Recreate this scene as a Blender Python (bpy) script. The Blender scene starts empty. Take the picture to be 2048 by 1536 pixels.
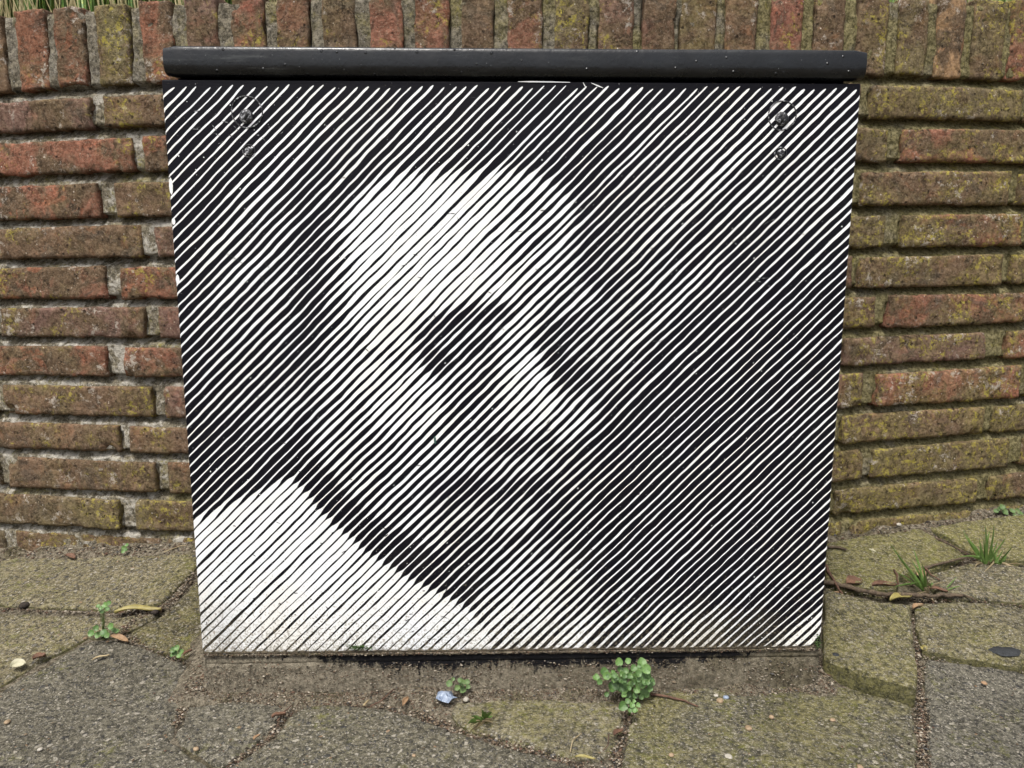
import bpy, bmesh, math, random, bisect
import numpy as np
from mathutils import Vector, Matrix, noise, geometry

random.seed(7); rng = np.random.default_rng(7)
S = bpy.context.scene
COL = S.collection

# ------------------------------------------------------------------ camera
F = 1538.0
_a = np.array([.999755, .002885, -.02194]); _b = np.array([.004906, .986014, .166593])
_b = _b - _a * (_a @ _b); _b /= np.linalg.norm(_b); _a /= np.linalg.norm(_a)
R = np.array([_a, np.cross(_b, _a), _b])
CAM = np.array([-.4, 0, .055]) + R @ np.array([.39735, .34792, .98728])
cd = bpy.data.cameras.new('camera'); cd.sensor_width = 36; cd.lens = F / 2048 * 36
cd.clip_start = .02; cd.clip_end = 500
cam = bpy.data.objects.new('camera', cd); COL.objects.link(cam)
M = Matrix(R.tolist()).to_4x4(); M.translation = Vector(CAM); cam.matrix_world = M
S.camera = cam
# ------------------------------------------------------------------ light
SUN_EL, SUN_AZ = math.radians(64), math.radians(205)   # azimuth clockwise from +Y: behind the camera, a little to the left
w = bpy.data.worlds.new('World'); S.world = w; w.use_nodes = True
nt = w.node_tree; sky = nt.nodes.new('ShaderNodeTexSky'); sky.sky_type = 'NISHITA'; sky.sun_disc = False
sky.sun_elevation = SUN_EL; sky.sun_rotation = SUN_AZ; sky.dust_density = 5; sky.air_density = 1.0; sky.ozone_density = .6
hs = nt.nodes.new('ShaderNodeHueSaturation'); hs.inputs['Saturation'].default_value = .30
nt.links.new(sky.outputs[0], hs.inputs['Color'])
bg = nt.nodes['Background']; bg.inputs[1].default_value = .13
nt.links.new(hs.outputs[0], bg.inputs[0])
ld = bpy.data.lights.new('sun', 'SUN'); ld.energy = 2.3; ld.angle = math.radians(9); ld.color = (1, .96, .9)
sun = bpy.data.objects.new('sun', ld); COL.objects.link(sun)
sd = Vector((math.sin(SUN_AZ) * math.cos(SUN_EL), math.cos(SUN_AZ) * math.cos(SUN_EL), math.sin(SUN_EL)))
sun.rotation_euler = sd.to_track_quat('Z', 'Y').to_euler(); sun.location = sd * 5
S.view_settings.view_transform = 'Standard'; S.view_settings.look = 'None'
S.view_settings.exposure = .62; S.view_settings.gamma = 1
S.view_settings.use_curve_mapping = False

# ------------------------------------------------------------------ measured geometry
def ray(px, py):
    return R @ np.array([(px - 1024) / F, -(py - 768) / F, -1.])
def on_panel(px, py, y=0.0):
    r = ray(px, py); return CAM + r * ((y - CAM[1]) / r[1])
WC, WK = .315, .13                        # the wall bows gently away on both sides
def wall_y(x): return WC + WK * x * x
def on_wall(px, py, off=0.0):
    r = ray(px, py); t = (WC + off - CAM[1]) / r[1]
    for _ in range(25):
        p = CAM + r * t; t = (wall_y(p[0]) + off - CAM[1]) / r[1]
    return CAM + r * t
def ground_z(x, y):
    s = np.clip(y / .38, 0, 1.15)
    h = np.interp(x, [-1.6, -.92, -.72, -.55, .6, 1.0, 1.6], [.0, .022, .047, .07, .072, .08, .085])
    return s * h
def on_ground(px, py, off=0.0):
    r = ray(px, py); t = (off - CAM[2]) / r[2]
    for _ in range(40):
        p = CAM + r * t; z = float(ground_z(p[0], p[1])) + off
        t += .6 * ((z - CAM[2]) / r[2] - t)
    return CAM + r * t
def nz(x, y, z, s=1.0): return noise.noise(Vector((x * s, y * s, z * s)))

# ------------------------------------------------------------------ helpers
def tag(o, label=None, cat=None, group=None, kind=None):
    if label: o['label'] = label
    if cat: o['category'] = cat
    if group: o['group'] = group
    if kind or cat: o['kind'] = kind or 'thing'
    return o
def mesh_obj(name, verts, faces, mat, parent=None, smooth=True, local=None):
    me = bpy.data.meshes.new(name)
    me.from_pydata([tuple(map(float, v)) for v in verts], [], [tuple(map(int, f)) for f in faces]); me.update()
    if smooth: me.polygons.foreach_set('use_smooth', [True] * len(me.polygons))
    me.materials.append(mat)
    o = bpy.data.objects.new(name, me); COL.objects.link(o)
    if parent is not None: o.parent = parent
    return o
def empty(name, loc=(0, 0, 0), rz=0):
    o = bpy.data.objects.new(name, None); COL.objects.link(o); o.location = loc; o.rotation_euler = (0, 0, rz)
    o.empty_display_size = .02
    return o
def bm_obj(name, bm, mat, parent=None, smooth=True):
    me = bpy.data.meshes.new(name); bm.to_mesh(me); bm.free()
    if smooth: me.polygons.foreach_set('use_smooth', [True] * len(me.polygons))
    me.materials.append(mat)
    o = bpy.data.objects.new(name, me); COL.objects.link(o)
    if parent is not None: o.parent = parent
    return o
def tube_data(pts, rad, seg=7, rough=0.0):
    """closed tube through pts with radius list"""
    V, Fc = [], []
    n = len(pts); P = [Vector(p) for p in pts]
    for i, p in enumerate(P):
        d = (P[min(i + 1, n - 1)] - P[max(i - 1, 0)])
        d = d.normalized() if d.length > 0 else Vector((1, 0, 0))
        u = d.cross(Vector((0, 0, 1)));
        if u.length < .05: u = d.cross(Vector((0, 1, 0)))
        u.normalize(); v = d.cross(u)
        r = rad[i] if hasattr(rad, '__len__') else rad
        for k in range(seg):
            a = 2 * math.pi * k / seg; rr = r * (1 + rough * random.uniform(-1, 1))
            V.append(p + (u * math.cos(a) + v * math.sin(a)) * rr)
    for i in range(n - 1):
        for k in range(seg):
            k2 = (k + 1) % seg
            Fc.append((i * seg + k, i * seg + k2, (i + 1) * seg + k2, (i + 1) * seg + k))
    Fc.append(tuple(range(seg))[::-1]); Fc.append(tuple((n - 1) * seg + k for k in range(seg)))
    return V, Fc
def merge(parts):
    V, Fc = [], []
    for v, f in parts:
        o = len(V); V += list(v); Fc += [tuple(i + o for i in t) for t in f]
    return V, Fc

# ------------------------------------------------------------------ materials
class NT:
    def __init__(s, name, rough=.8):
        s.m = bpy.data.materials.new(name); s.m.use_nodes = True
        s.t = s.m.node_tree; s.b = s.t.nodes['Principled BSDF']; s.b.inputs['Roughness'].default_value = rough
        s.pos = s.n('ShaderNodeNewGeometry').outputs['Position']
    def n(s, k): return s.t.nodes.new(k)
    def put(s, sock, v):
        if isinstance(v, bpy.types.NodeSocket): s.t.links.new(v, sock)
        elif isinstance(v, (tuple, list)) and len(v) == 3 and sock.type == 'RGBA': sock.default_value = (*v, 1)
        else: sock.default_value = v
    def noise(s, sc, det=4, rough=.55, vec=None, dist=0, w=None):
        n = s.n('ShaderNodeTexNoise'); n.inputs['Scale'].default_value = sc; n.inputs['Detail'].default_value = det
        n.inputs['Roughness'].default_value = rough; n.inputs['Distortion'].default_value = dist
        s.put(n.inputs['Vector'], vec if vec is not None else s.pos); return n.outputs[0]
    def vor(s, sc, feat='F1', out='Distance', vec=None, rnd=1.0):
        n = s.n('ShaderNodeTexVoronoi'); n.feature = feat; n.inputs['Scale'].default_value = sc
        n.inputs['Randomness'].default_value = rnd
        s.put(n.inputs['Vector'], vec if vec is not None else s.pos); return n.outputs[out]
    def ramp(s, v, lo, hi, a=0.0, b=1.0, smooth=False):
        n = s.n('ShaderNodeMapRange'); n.inputs[1].default_value = lo; n.inputs[2].default_value = hi
        n.inputs[3].default_value = a; n.inputs[4].default_value = b
        if smooth: n.interpolation_type = 'SMOOTHSTEP'
        s.put(n.inputs[0], v); return n.outputs[0]
    def math(s, op, a, b=0.0, c=0.0):
        n = s.n('ShaderNodeMath'); n.operation = op
        s.put(n.inputs[0], a); s.put(n.inputs[1], b); s.put(n.inputs[2], c); return n.outputs[0]
    def mix(s, f, a, b, mode='MIX'):
        n = s.n('ShaderNodeMix'); n.data_type = 'RGBA'; n.blend_type = mode
        s.put(n.inputs[0], f); s.put(n.inputs[6], a); s.put(n.inputs[7], b); return n.outputs[2]
    def xyz(s, vec=None):
        n = s.n('ShaderNodeSeparateXYZ'); s.put(n.inputs[0], vec if vec is not None else s.pos); return n.outputs
    def scaled(s, x, y, z, rot=(0, 0, 0)):
        n = s.n('ShaderNodeMapping'); n.inputs['Scale'].default_value = (x, y, z); n.inputs['Rotation'].default_value = rot
        s.put(n.inputs[0], s.pos); return n.outputs[0]
    def bump(s, h, dist, strength=1.0, prev=None):
        n = s.n('ShaderNodeBump'); n.inputs['Distance'].default_value = dist; n.inputs['Strength'].default_value = strength
        s.put(n.inputs['Height'], h)
        if prev is not None: s.put(n.inputs['Normal'], prev)
        return n.outputs[0]
    def fin(s, col=None, rough=None, normal=None, spec=None):
        if col is not None: s.put(s.b.inputs['Base Color'], col)
        if rough is not None: s.put(s.b.inputs['Roughness'], rough)
        if normal is not None: s.put(s.b.inputs['Normal'], normal)
        if spec is not None: s.put(s.b.inputs['Specular IOR Level'], spec)
        return s.m

def brick_material():
    s = NT('brick_clay', .9)
    oi = s.n('ShaderNodeObjectInfo'); base, al, rnd = oi.outputs['Color'], oi.outputs['Alpha'], oi.outputs['Random']
    off = s.n('ShaderNodeVectorMath'); off.operation = 'ADD'; s.put(off.inputs[0], s.pos)
    cmb = s.n('ShaderNodeCombineXYZ'); s.put(cmb.inputs[0], s.math('MULTIPLY', rnd, 9.0)); s.put(cmb.inputs[1], s.math('MULTIPLY', rnd, 5.0))
    s.put(off.inputs[1], cmb.outputs[0]); v = off.outputs[0]
    big = s.noise(13, 5, .62, v, .6); mid = s.noise(52, 7, .72, v, .5); gr = s.noise(135, 6, .82, v); fine = s.noise(300, 4, .8)
    c = s.mix(s.ramp(big, .45, .55), base, (.150, .102, .064))
    c = s.mix(s.ramp(s.noise(26, 6, .7, v, .8), .56, .63, 0, .55), c, s.mix(1.0, base, (1.35, 1.08, .95), 'MULTIPLY'))
    c = s.mix(s.ramp(s.noise(19, 6, .7, v, 1.0), .55, .62, 0, .60), c, (.095, .080, .062))   # soot and dark firing
    c = s.mix(1.0, c, s.mix(s.ramp(gr, .415, .585), (.62, .60, .58), (1.32, 1.33, 1.34)), 'MULTIPLY')
    c = s.mix(s.ramp(mid, .37, .45, .62, 0), c, (.030, .023, .016))
    c = s.mix(s.ramp(fine, .56, .62, 0, .45), c, (.40, .32, .24))
    # algae film and yellow-green lichen, amount in the object's alpha
    g1 = s.noise(11, 6, .68, None, .7)
    gcol = s.mix(s.ramp(gr, .42, .58), (.085, .070, .030), (.285, .232, .108))
    film = s.math('MULTIPLY', s.ramp(s.math('ADD', g1, s.math('MULTIPLY', al, .16)), .50, .66), s.ramp(al, 0, 1, .25, .80))
    c = s.mix(film, c, gcol)
    li = s.noise(95, 7, .8, None, .4)
    lm = s.math('MULTIPLY', s.ramp(li, .53, .575), s.ramp(s.math('ADD', s.noise(11, 5, .7), s.math('MULTIPLY', al, .20)), .555, .63))
    c = s.mix(s.math('MULTIPLY', lm, .9), c, s.mix(fine, (.26, .22, .04), (.50, .42, .10)))
    pt = s.vor(85, vec=v); pc = s.xyz(s.vor(85, out='Color', vec=v))
    pit = s.math('MULTIPLY', s.ramp(s.math('ADD', pt, s.math('MULTIPLY', s.math('SUBTRACT', fine, .5), .5)), .12, .22, 1, 0), s.ramp(pc[2], .66, .70))
    c = s.mix(s.math('MULTIPLY', pit, .75), c, (.035, .026, .020))
    # lime crusts and pale crumbs
    wm = s.math('MULTIPLY', s.ramp(s.noise(75, 6, .8, v), .545, .585), s.ramp(s.noise(15, 4, .6, v), .54, .60))
    c = s.mix(s.math('MULTIPLY', wm, .85), c, s.mix(fine, (.34, .29, .24), (.62, .56, .48)))
    ch = s.vor(140, vec=v); cc = s.xyz(s.vor(140, out='Color', vec=v))
    c = s.mix(s.math('MULTIPLY', s.ramp(ch, .10, .20, .85, 0), s.ramp(cc[0], .86, .88)), c, s.mix(cc[1], (.40, .30, .18), (.66, .60, .52)))
    # wandering hair cracks
    ck = s.math('ABSOLUTE', s.math('SUBTRACT', s.noise(24, 5, .6, v, 1.2), .5))
    crm = s.math('MULTIPLY', s.ramp(ck, .002, .007, 1, 0), s.ramp(s.noise(17, 2, .5, v), .56, .60))
    c = s.mix(s.math('MULTIPLY', crm, .75), c, (.016, .012, .009))
    h = s.math('ADD', s.math('MULTIPLY', big, .4), s.math('ADD', s.math('MULTIPLY', mid, 1.0), s.math('MULTIPLY', gr, .55)))
    h = s.math('SUBTRACT', h, s.math('MULTIPLY', s.math('MAXIMUM', crm, pit), .5))
    return s.fin(c, .95, s.bump(h, .0080, 1.0), .12)

def mortar_material():
    s = NT('old_mortar', .95)
    x, y, z = s.xyz()
    gr = s.noise(150, 6, .85); fine = s.noise(330, 4, .8); mid = s.noise(55, 6, .72); big = s.noise(7, 4, .55)
    c = s.mix(s.ramp(gr, .42, .58), (.085, .075, .052), (.370, .325, .235))
    c = s.mix(s.ramp(mid, .50, .62, 0, .75), c, s.mix(s.ramp(gr, .42, .58), (.060, .050, .036), (.220, .190, .140)))
    gs = s.vor(290); gx = s.xyz(s.vor(290, out='Color'))
    gm = s.math('MULTIPLY', s.ramp(gs, .20, .34, 1, 0), s.ramp(gx[0], .84, .86))
    c = s.mix(gm, c, s.mix(gx[1], (.30, .26, .19), (.78, .74, .66)))
    up = s.ramp(z, .80, .85)
    lb = s.math('MULTIPLY', s.ramp(s.noise(30, 6, .78, None, .5), .49, .57), s.math('MULTIPLY', s.ramp(x, -.5, .35, .95, .18), s.ramp(up, 0, 1, 1, .35)))
    c = s.mix(lb, c, s.mix(s.ramp(gr, .34, .62), (.26, .24, .20), (.74, .70, .62)))
    c = s.mix(s.math('MULTIPLY', up, .45), c, s.mix(s.ramp(gr, .42, .58), (.060, .054, .042), (.28, .25, .20)))
    al = s.math('MULTIPLY', s.ramp(s.math('ADD', s.noise(9, 6, .7), s.ramp(x, -.7, .7, -.10, .12)), .46, .58), .8)
    c = s.mix(al, c, s.mix(s.ramp(gr, .42, .58), (.085, .074, .028), (.330, .285, .130)))
    ly = s.math('MULTIPLY', s.ramp(s.noise(85, 6, .8), .55, .61), s.ramp(s.noise(9, 3), .5, .6))
    c = s.mix(s.math('MULTIPLY', ly, .7), c, (.32, .28, .07))
    h = s.math('ADD', gr, s.math('ADD', mid, s.math('MULTIPLY', gm, .35)))
    return s.fin(c, .95, s.bump(h, .0065, 1.0), .15)

def slab_material():
    """weathered aggregate concrete; object colour tints the matrix, alpha says how green it is"""
    s = NT('paving_concrete', .9)
    oi = s.n('ShaderNodeObjectInfo'); base, al, rnd = oi.outputs['Color'], oi.outputs['Alpha'], oi.outputs['Random']
    gr = s.noise(125, 7, .86); fine = s.noise(300, 5, .85); mid = s.noise(48, 6, .72); big = s.noise(8, 5, .62)
    grc = s.ramp(gr, .425, .575)
    c = s.mix(1.0, base, s.mix(grc, (.36, .35, .34), (1.85, 1.82, 1.74)), 'MULTIPLY')
    c = s.mix(s.ramp(mid, .38, .46, .45, 0), c, s.mix(1.0, base, (.42, .42, .43), 'MULTIPLY'))
    # stones of the mix: dark slate flakes, pale and rusty crumbs
    d = s.n('ShaderNodeVectorMath'); d.operation = 'ADD'; s.put(d.inputs[0], s.pos)
    nn = s.n('ShaderNodeTexNoise'); nn.inputs['Scale'].default_value = 90; nn.inputs['Detail'].default_value = 3; s.put(nn.inputs['Vector'], s.pos)
    sc = s.n('ShaderNodeVectorMath'); sc.operation = 'SCALE'; s.put(sc.inputs[0], nn.outputs['Color']); sc.inputs['Scale'].default_value = .010
    s.put(d.inputs[1], sc.outputs[0]); v = d.outputs[0]
    stone = None
    for scl, lo, hi, thr, amt in ((95, .26, .34, .70, .85), (170, .28, .38, .62, .85), (280, .28, .42, .66, .9)):
        dist = s.vor(scl, vec=v); col = s.xyz(s.vor(scl, out='Color', vec=v))
        m = s.math('MULTIPLY', s.ramp(dist, lo, hi, 1, 0), s.ramp(col[0], thr, thr + .02))
        pal = s.mix(s.ramp(col[1], .40, .55), (.060, .060, .062), (.25, .235, .20))
        pal = s.mix(s.ramp(col[1], .70, .74), pal, (.56, .51, .42))
        pal = s.mix(s.ramp(col[2], .985, .988), pal, (.40, .25, .14))
        pal = s.mix(1.0, pal, s.mix(s.ramp(fine, .35, .65), (.65, .65, .65), (1.3, 1.3, 1.3)), 'MULTIPLY')
        c = s.mix(s.math('MULTIPLY', m, amt), c, pal)
        stone = m if stone is None else s.math('MAXIMUM', stone, m)
    # algae
    gm = s.ramp(s.math('ADD', s.math('ADD', s.math('MULTIPLY', big, .7), s.math('MULTIPLY', mid, .55)), s.math('MULTIPLY', al, .36)), .78, .94)
    green = s.mix(grc, (.075, .070, .024), (.330, .295, .120))
    c = s.mix(s.math('MULTIPLY', gm, s.ramp(s.math('ADD', gr, s.math('MULTIPLY', al, .25)), .46, .58, .25, .88)), c, green)
    ms = s.math('MULTIPLY', s.ramp(s.noise(85, 7, .82), .53, .585), s.ramp(s.math('ADD', s.noise(10, 4), s.math('MULTIPLY', al, .16)), .55, .66))
    c = s.mix(s.math('MULTIPLY', ms, .8), c, s.mix(s.ramp(fine, .35, .65), (.10, .11, .018), (.30, .29, .060)))
    fl = s.ramp(fine, .545, .60, 0, .70)
    c = s.mix(fl, c, (.58, .53, .43))
    c = s.mix(s.ramp(s.noise(4.5, 5, .65, None, .6), .54, .68, 0, .42), c, s.mix(1.0, c, (.45, .44, .42), 'MULTIPLY'))
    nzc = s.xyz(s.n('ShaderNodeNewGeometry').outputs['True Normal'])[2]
    c = s.mix(s.ramp(nzc, .35, .75, .8, 0), c, s.mix(grc, (.030, .030, .010), (.135, .125, .045)))  # slab sides: dark moss green, with the shade of steep faces painted in
    h = s.math('ADD', s.math('MULTIPLY', stone, .35), s.math('ADD', s.math('MULTIPLY', mid, .9), s.math('MULTIPLY', gr, 1.0)))
    return s.fin(c, s.ramp(gr, .42, .58, .6, .95), s.bump(h, .0075, 1.0), .3)

def sandy(s, dark=1.0):
    gr = s.noise(140, 7, .88); fine = s.noise(300, 5, .85); mid = s.noise(45, 6, .75)
    c = s.mix(s.ramp(gr, .42, .58), (.072, .060, .040), (.380, .330, .245))
    c = s.mix(s.ramp(mid, .38, .46, .65, 0), c, s.mix(s.ramp(gr, .42, .58), (.020, .015, .011), (.11, .085, .06)))
    cv = s.xyz(s.vor(260, out='Color')); dm = s.math('MULTIPLY', s.ramp(s.vor(260), .24, .38, 1, 0), s.ramp(cv[0], .76, .78))
    c = s.mix(dm, c, s.mix(cv[1], (.15, .065, .035), (.52, .45, .36)))
    return c, gr, fine, mid, dm
def dirt_material():
    s = NT('gritty_dirt', .95)
    c, gr, fine, mid, dm = sandy(s)
    c = s.mix(s.ramp(s.noise(10, 5, .65), .50, .60, 0, .65), c, s.mix(s.ramp(gr, .42, .58), (.035, .030, .014), (.17, .15, .07)))
    h = s.math('ADD', mid, s.math('ADD', gr, s.math('MULTIPLY', dm, .4)))
    return s.fin(c, .95, s.bump(h, .008, 1.0), .15)

def base_material():
    """cast concrete plinth with slopped-over black paint along its upper rim"""
    s = NT('plinth_concrete', .95)
    x, y, z = s.xyz()
    c, gr, fine, mid, dm = sandy(s)
    c = s.mix(.25, c, (.38, .34, .26))
    c = s.mix(s.math('MULTIPLY', s.ramp(x, -.05, .30, 0, .75), s.ramp(s.noise(24, 5, .7), .40, .56, .3, 1)), c, s.mix(s.ramp(gr, .36, .64), (.018, .015, .010), (.20, .17, .10)))
    dr = s.noise(1, 5, .75, s.scaled(30, 1, 5))
    lvl = s.math('ADD', s.math('MULTIPLY', s.math('SUBTRACT', dr, .30), .055), s.math('MULTIPLY', s.math('SUBTRACT', gr, .5), .085))
    lvl = s.math('ADD', lvl, s.ramp(s.math('ABSOLUTE', s.math('SUBTRACT', x, .02)), .20, .40, 0, -.034))
    pm = s.ramp(s.math('ADD', z, lvl), .0455, .0470)
    c = s.mix(pm, c, (.006, .006, .008))
    h = s.math('ADD', mid, s.math('MULTIPLY', gr, 1.0))
    return s.fin(c, s.ramp(pm, 0, 1, .95, .5), s.bump(h, .006, 1.0), .2)

def weather(s, c, pale):
    """grime shared by the black and the white paint of the front"""
    x, y, z = s.xyz()
    fine = s.noise(330, 5, .85); mid = s.noise(120, 6, .8); big = s.noise(14, 4, .6)
    hgt = s.ramp(z, .058, .26, 1, 0)
    hl = s.math('MULTIPLY', hgt, s.ramp(x, -.4, .4, 1.0, .8))
    amt = s.math('ADD', s.math('MULTIPLY', s.math('MULTIPLY', hl, s.math('MULTIPLY', hl, hl)), .095), s.math('MULTIPLY', hl, .035))
    g = s.ramp(s.math('ADD', s.math('ADD', s.math('MULTIPLY', fine, .75), s.math('MULTIPLY', mid, .25)), amt), .600, .640)
    grime = s.mix(s.ramp(mid, .4, .6), (.07, .058, .038), (.32, .27, .19))
    c = s.mix(s.math('MULTIPLY', g, .8), c, grime if not pale else s.mix(s.ramp(mid, .4, .6), (.06, .05, .035), (.34, .31, .24)))
    rim = s.ramp(s.math('ADD', z, s.math('MULTIPLY', s.math('SUBTRACT', mid, .5), .040)), .0578, .0605, 1, 0)
    c = s.mix(s.math('MULTIPLY', rim, .85), c, s.mix(s.ramp(fine, .4, .6), (.05, .042, .028), (.30, .25, .18)))
    st = s.math('MULTIPLY', s.ramp(s.noise(7, 4, .6), .54, .66), s.ramp(z, .06, .22, .5, 0))
    c = s.mix(s.math('MULTIPLY', st, s.ramp(fine, .4, .6, .3, 1)), c, (.17, .14, .085))
    return c, fine, mid, big

def black_paint():
    s = NT('black_gloss_paint', .35)
    c, fine, mid, big = weather(s, (.0038, .0036, .0065), False)
    c = s.mix(s.ramp(big, .40, .66, 0, .55), c, s.mix(mid, (.004, .004, .006), (.010, .010, .013)))
    sp = s.math('MULTIPLY', s.ramp(s.vor(150), .05, .085, 1, 0), s.ramp(s.xyz(s.vor(150, out='Color'))[0], .62, .66))
    c = s.mix(s.math('MULTIPLY', sp, .75), c, (.45, .45, .48))
    br = s.noise(1, 4, .7, s.scaled(18, 1, 420, (0, .10, 0)))            # horizontal roller marks
    scr = s.math('MULTIPLY', s.ramp(s.noise(1, 3, .6, s.scaled(45, 1, 900, (0, .15, 0))), .66, .72), s.ramp(big, .5, .62))
    c = s.mix(s.math('MULTIPLY', scr, .35), c, (.16, .16, .18))
    h = s.math('ADD', s.math('MULTIPLY', br, .5), s.math('ADD', s.math('MULTIPLY', s.noise(24, 3), .8), s.math('MULTIPLY', sp, 1.0)))
    return s.fin(c, s.ramp(mid, .3, .7, .40, .62), s.bump(h, .0006, .8), .10)

def white_paint():
    s = NT('white_line_paint', .5)
    big = s.noise(9, 4, .6)
    c = s.mix(s.ramp(big, .40, .62), (.80, .82, .85), (.82, .81, .78))
    thin = s.noise(1, 4, .75, s.scaled(60, 1, 260, (0, .8, 0)))
    c = s.mix(s.ramp(thin, .62, .74, 0, .30), c, (.42, .42, .46))
    c, fine, mid, big2 = weather(s, c, True)
    pk = s.math('MULTIPLY', s.ramp(s.vor(210), .06, .12, 1, 0), s.ramp(s.xyz(s.vor(210, out='Color'))[0], .70, .74))
    c = s.mix(s.math('MULTIPLY', pk, .7), c, (.12, .11, .10))
    ln = s.ramp(s.noise(1, 4, .6, s.scaled(30, 1, 700, (0, -.22, 0))), .66, .72, 0, .45)
    c = s.mix(s.math('MULTIPLY', ln, s.ramp(big2, .45, .6)), c, (.30, .30, .30))
    h = s.math('ADD', s.noise(120, 3), s.noise(1, 3, .6, s.scaled(20, 1, 500)))
    return s.fin(c, .5, s.bump(h, .0005, .8), .4)

def lid_paint():
    s = NT('black_lid_paint', .3)
    nb = s.noise(40, 3, .5); bub = s.vor(120); col = s.xyz(s.vor(120, out='Color'))
    bm_ = s.math('MULTIPLY', s.ramp(bub, .10, .22, 1, 0), s.ramp(col[0], .70, .72))
    fl = s.math('MULTIPLY', s.ramp(s.vor(170), .05, .09, 1, 0), s.ramp(s.xyz(s.vor(170, out='Color'))[1], .86, .88))
    c = s.mix(s.ramp(s.noise(22, 5, .6), .4, .65), (.0030, .0036, .0052), (.0065, .0078, .0100))
    c = s.mix(s.math('MULTIPLY', fl, .5), c, (.30, .31, .31))
    sm = s.math('MULTIPLY', s.ramp(s.noise(1, 5, .75, s.scaled(9, 9, 120)), .54, .66), s.ramp(s.noise(5, 3), .48, .6))
    c = s.mix(s.math('MULTIPLY', sm, .35), c, (.10, .105, .10))
    h = s.math('ADD', s.math('MULTIPLY', nb, .5), s.math('ADD', s.math('MULTIPLY', bm_, .9), s.math('MULTIPLY', s.noise(260, 3), .25)))
    return s.fin(c, s.ramp(s.noise(60, 4), .3, .7, .20, .36), s.bump(h, .0012, .9), .45)

def simple(name, c1, c2, sc=60, rough=.8, bump=.0006, spots=None, trans=0.0):
    c1, c2 = tuple(.72 * v for v in c1), tuple(.72 * v for v in c2)
    s = NT(name, rough)
    n1 = s.noise(sc, 5, .65)
    c = s.mix(s.ramp(n1, .32, .68), c1, c2)
    if spots: c = s.mix(s.math('MULTIPLY', s.ramp(s.noise(sc * 5, 4, .7), .58, .66), .7), c, spots)
    if trans: s.b.inputs['Transmission Weight'].default_value = trans
    return s.fin(c, rough, s.bump(s.noise(sc * 4, 4, .6), bump, .8))

MAT = dict(brick=brick_material(), mortar=mortar_material(), slab=slab_material(), dirt=dirt_material(),
           base=base_material(), black=black_paint(), white=white_paint(), lid=lid_paint())
MAT['leaf'] = simple('fresh_leaf', (.085, .18, .040), (.17, .31, .08), 110, .45, .0008, (.24, .34, .12))
MAT['leaf_shade'] = simple('shaded_leaf', (.055, .125, .028), (.105, .21, .05), 80, .5, .0005, (.16, .20, .06))  # darker leaf copy: painted shade for under-leaves, random tone elsewhere
MAT['leaf_dull'] = simple('dull_leaf', (.07, .13, .035), (.15, .24, .07), 90, .6, .0004)
MAT['grass'] = simple('grass_blade', (.10, .19, .035), (.20, .33, .08), 60, .5, .0003)
MAT['stem'] = simple('pale_stem', (.24, .20, .10), (.40, .34, .20), 90, .7, .0003)
MAT['straw'] = simple('dry_straw', (.32, .24, .12), (.56, .46, .28), 90, .75, .0003)
MAT['bark'] = simple('twig_bark', (.045, .030, .018), (.17, .12, .075), 160, .85, .0012, (.26, .21, .14))
MAT['red_bark'] = simple('red_twig_bark', (.075, .036, .024), (.19, .10, .06), 160, .8, .0008)
MAT['dead_leaf'] = simple('dead_leaf', (.09, .042, .025), (.24, .125, .07), 110, .7, .0008, (.05, .02, .01))
MAT['tan_leaf'] = simple('tan_leaf', (.26, .15, .075), (.46, .30, .17), 110, .7, .0008)
MAT['yellow_leaf'] = simple('yellow_leaf', (.24, .20, .055), (.40, .34, .11), 80, .55, .0006, (.20, .13, .04))
MAT['pale_leaf'] = simple('pale_leaf', (.42, .40, .26), (.62, .58, .42), 80, .7, .0005)
MAT['plastic'] = simple('frosted_plastic', (.18, .24, .36), (.38, .45, .56), 130, .35, .0012, (.12, .14, .18))
MAT['tar'] = simple('tar_spot', (.012, .014, .017), (.040, .045, .050), 260, .6, .002, (.12, .12, .11))
MAT['pebble_tan'] = simple('tan_pebble', (.26, .18, .10), (.44, .32, .20), 150, .6, .0008)
MAT['pebble_white'] = simple('white_chip', (.34, .31, .26), (.60, .56, .48), 150, .6, .0008)
MAT['clod'] = simple('dark_clod', (.018, .014, .011), (.075, .055, .042), 240, .95, .003)
MAT['keyhole'] = simple('keyhole_black', (.004, .004, .005), (.010, .010, .012), 200, .6, .0006)
def grit_material():
    s = NT('loose_grit', .85)
    a = s.n('ShaderNodeAttribute'); a.attribute_name = 'tint'
    f = s.noise(700, 3, .7)
    return s.fin(s.mix(f, s.mix(1.0, a.outputs['Color'], (.6, .6, .6), 'MULTIPLY'), a.outputs['Color']), .85, s.bump(f, .0008, .8), .3)
MAT['grit'] = grit_material()
def worn_material():
    s = NT('worn_lock_paint', .35)
    n1 = s.noise(230, 5, .75)
    c = s.mix(s.ramp(n1, .52, .62), (.004, .004, .006), (.50, .51, .54))
    return s.fin(c, .35, s.bump(n1, .0012, .9), .5)
MAT['worn'] = worn_material()

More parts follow.
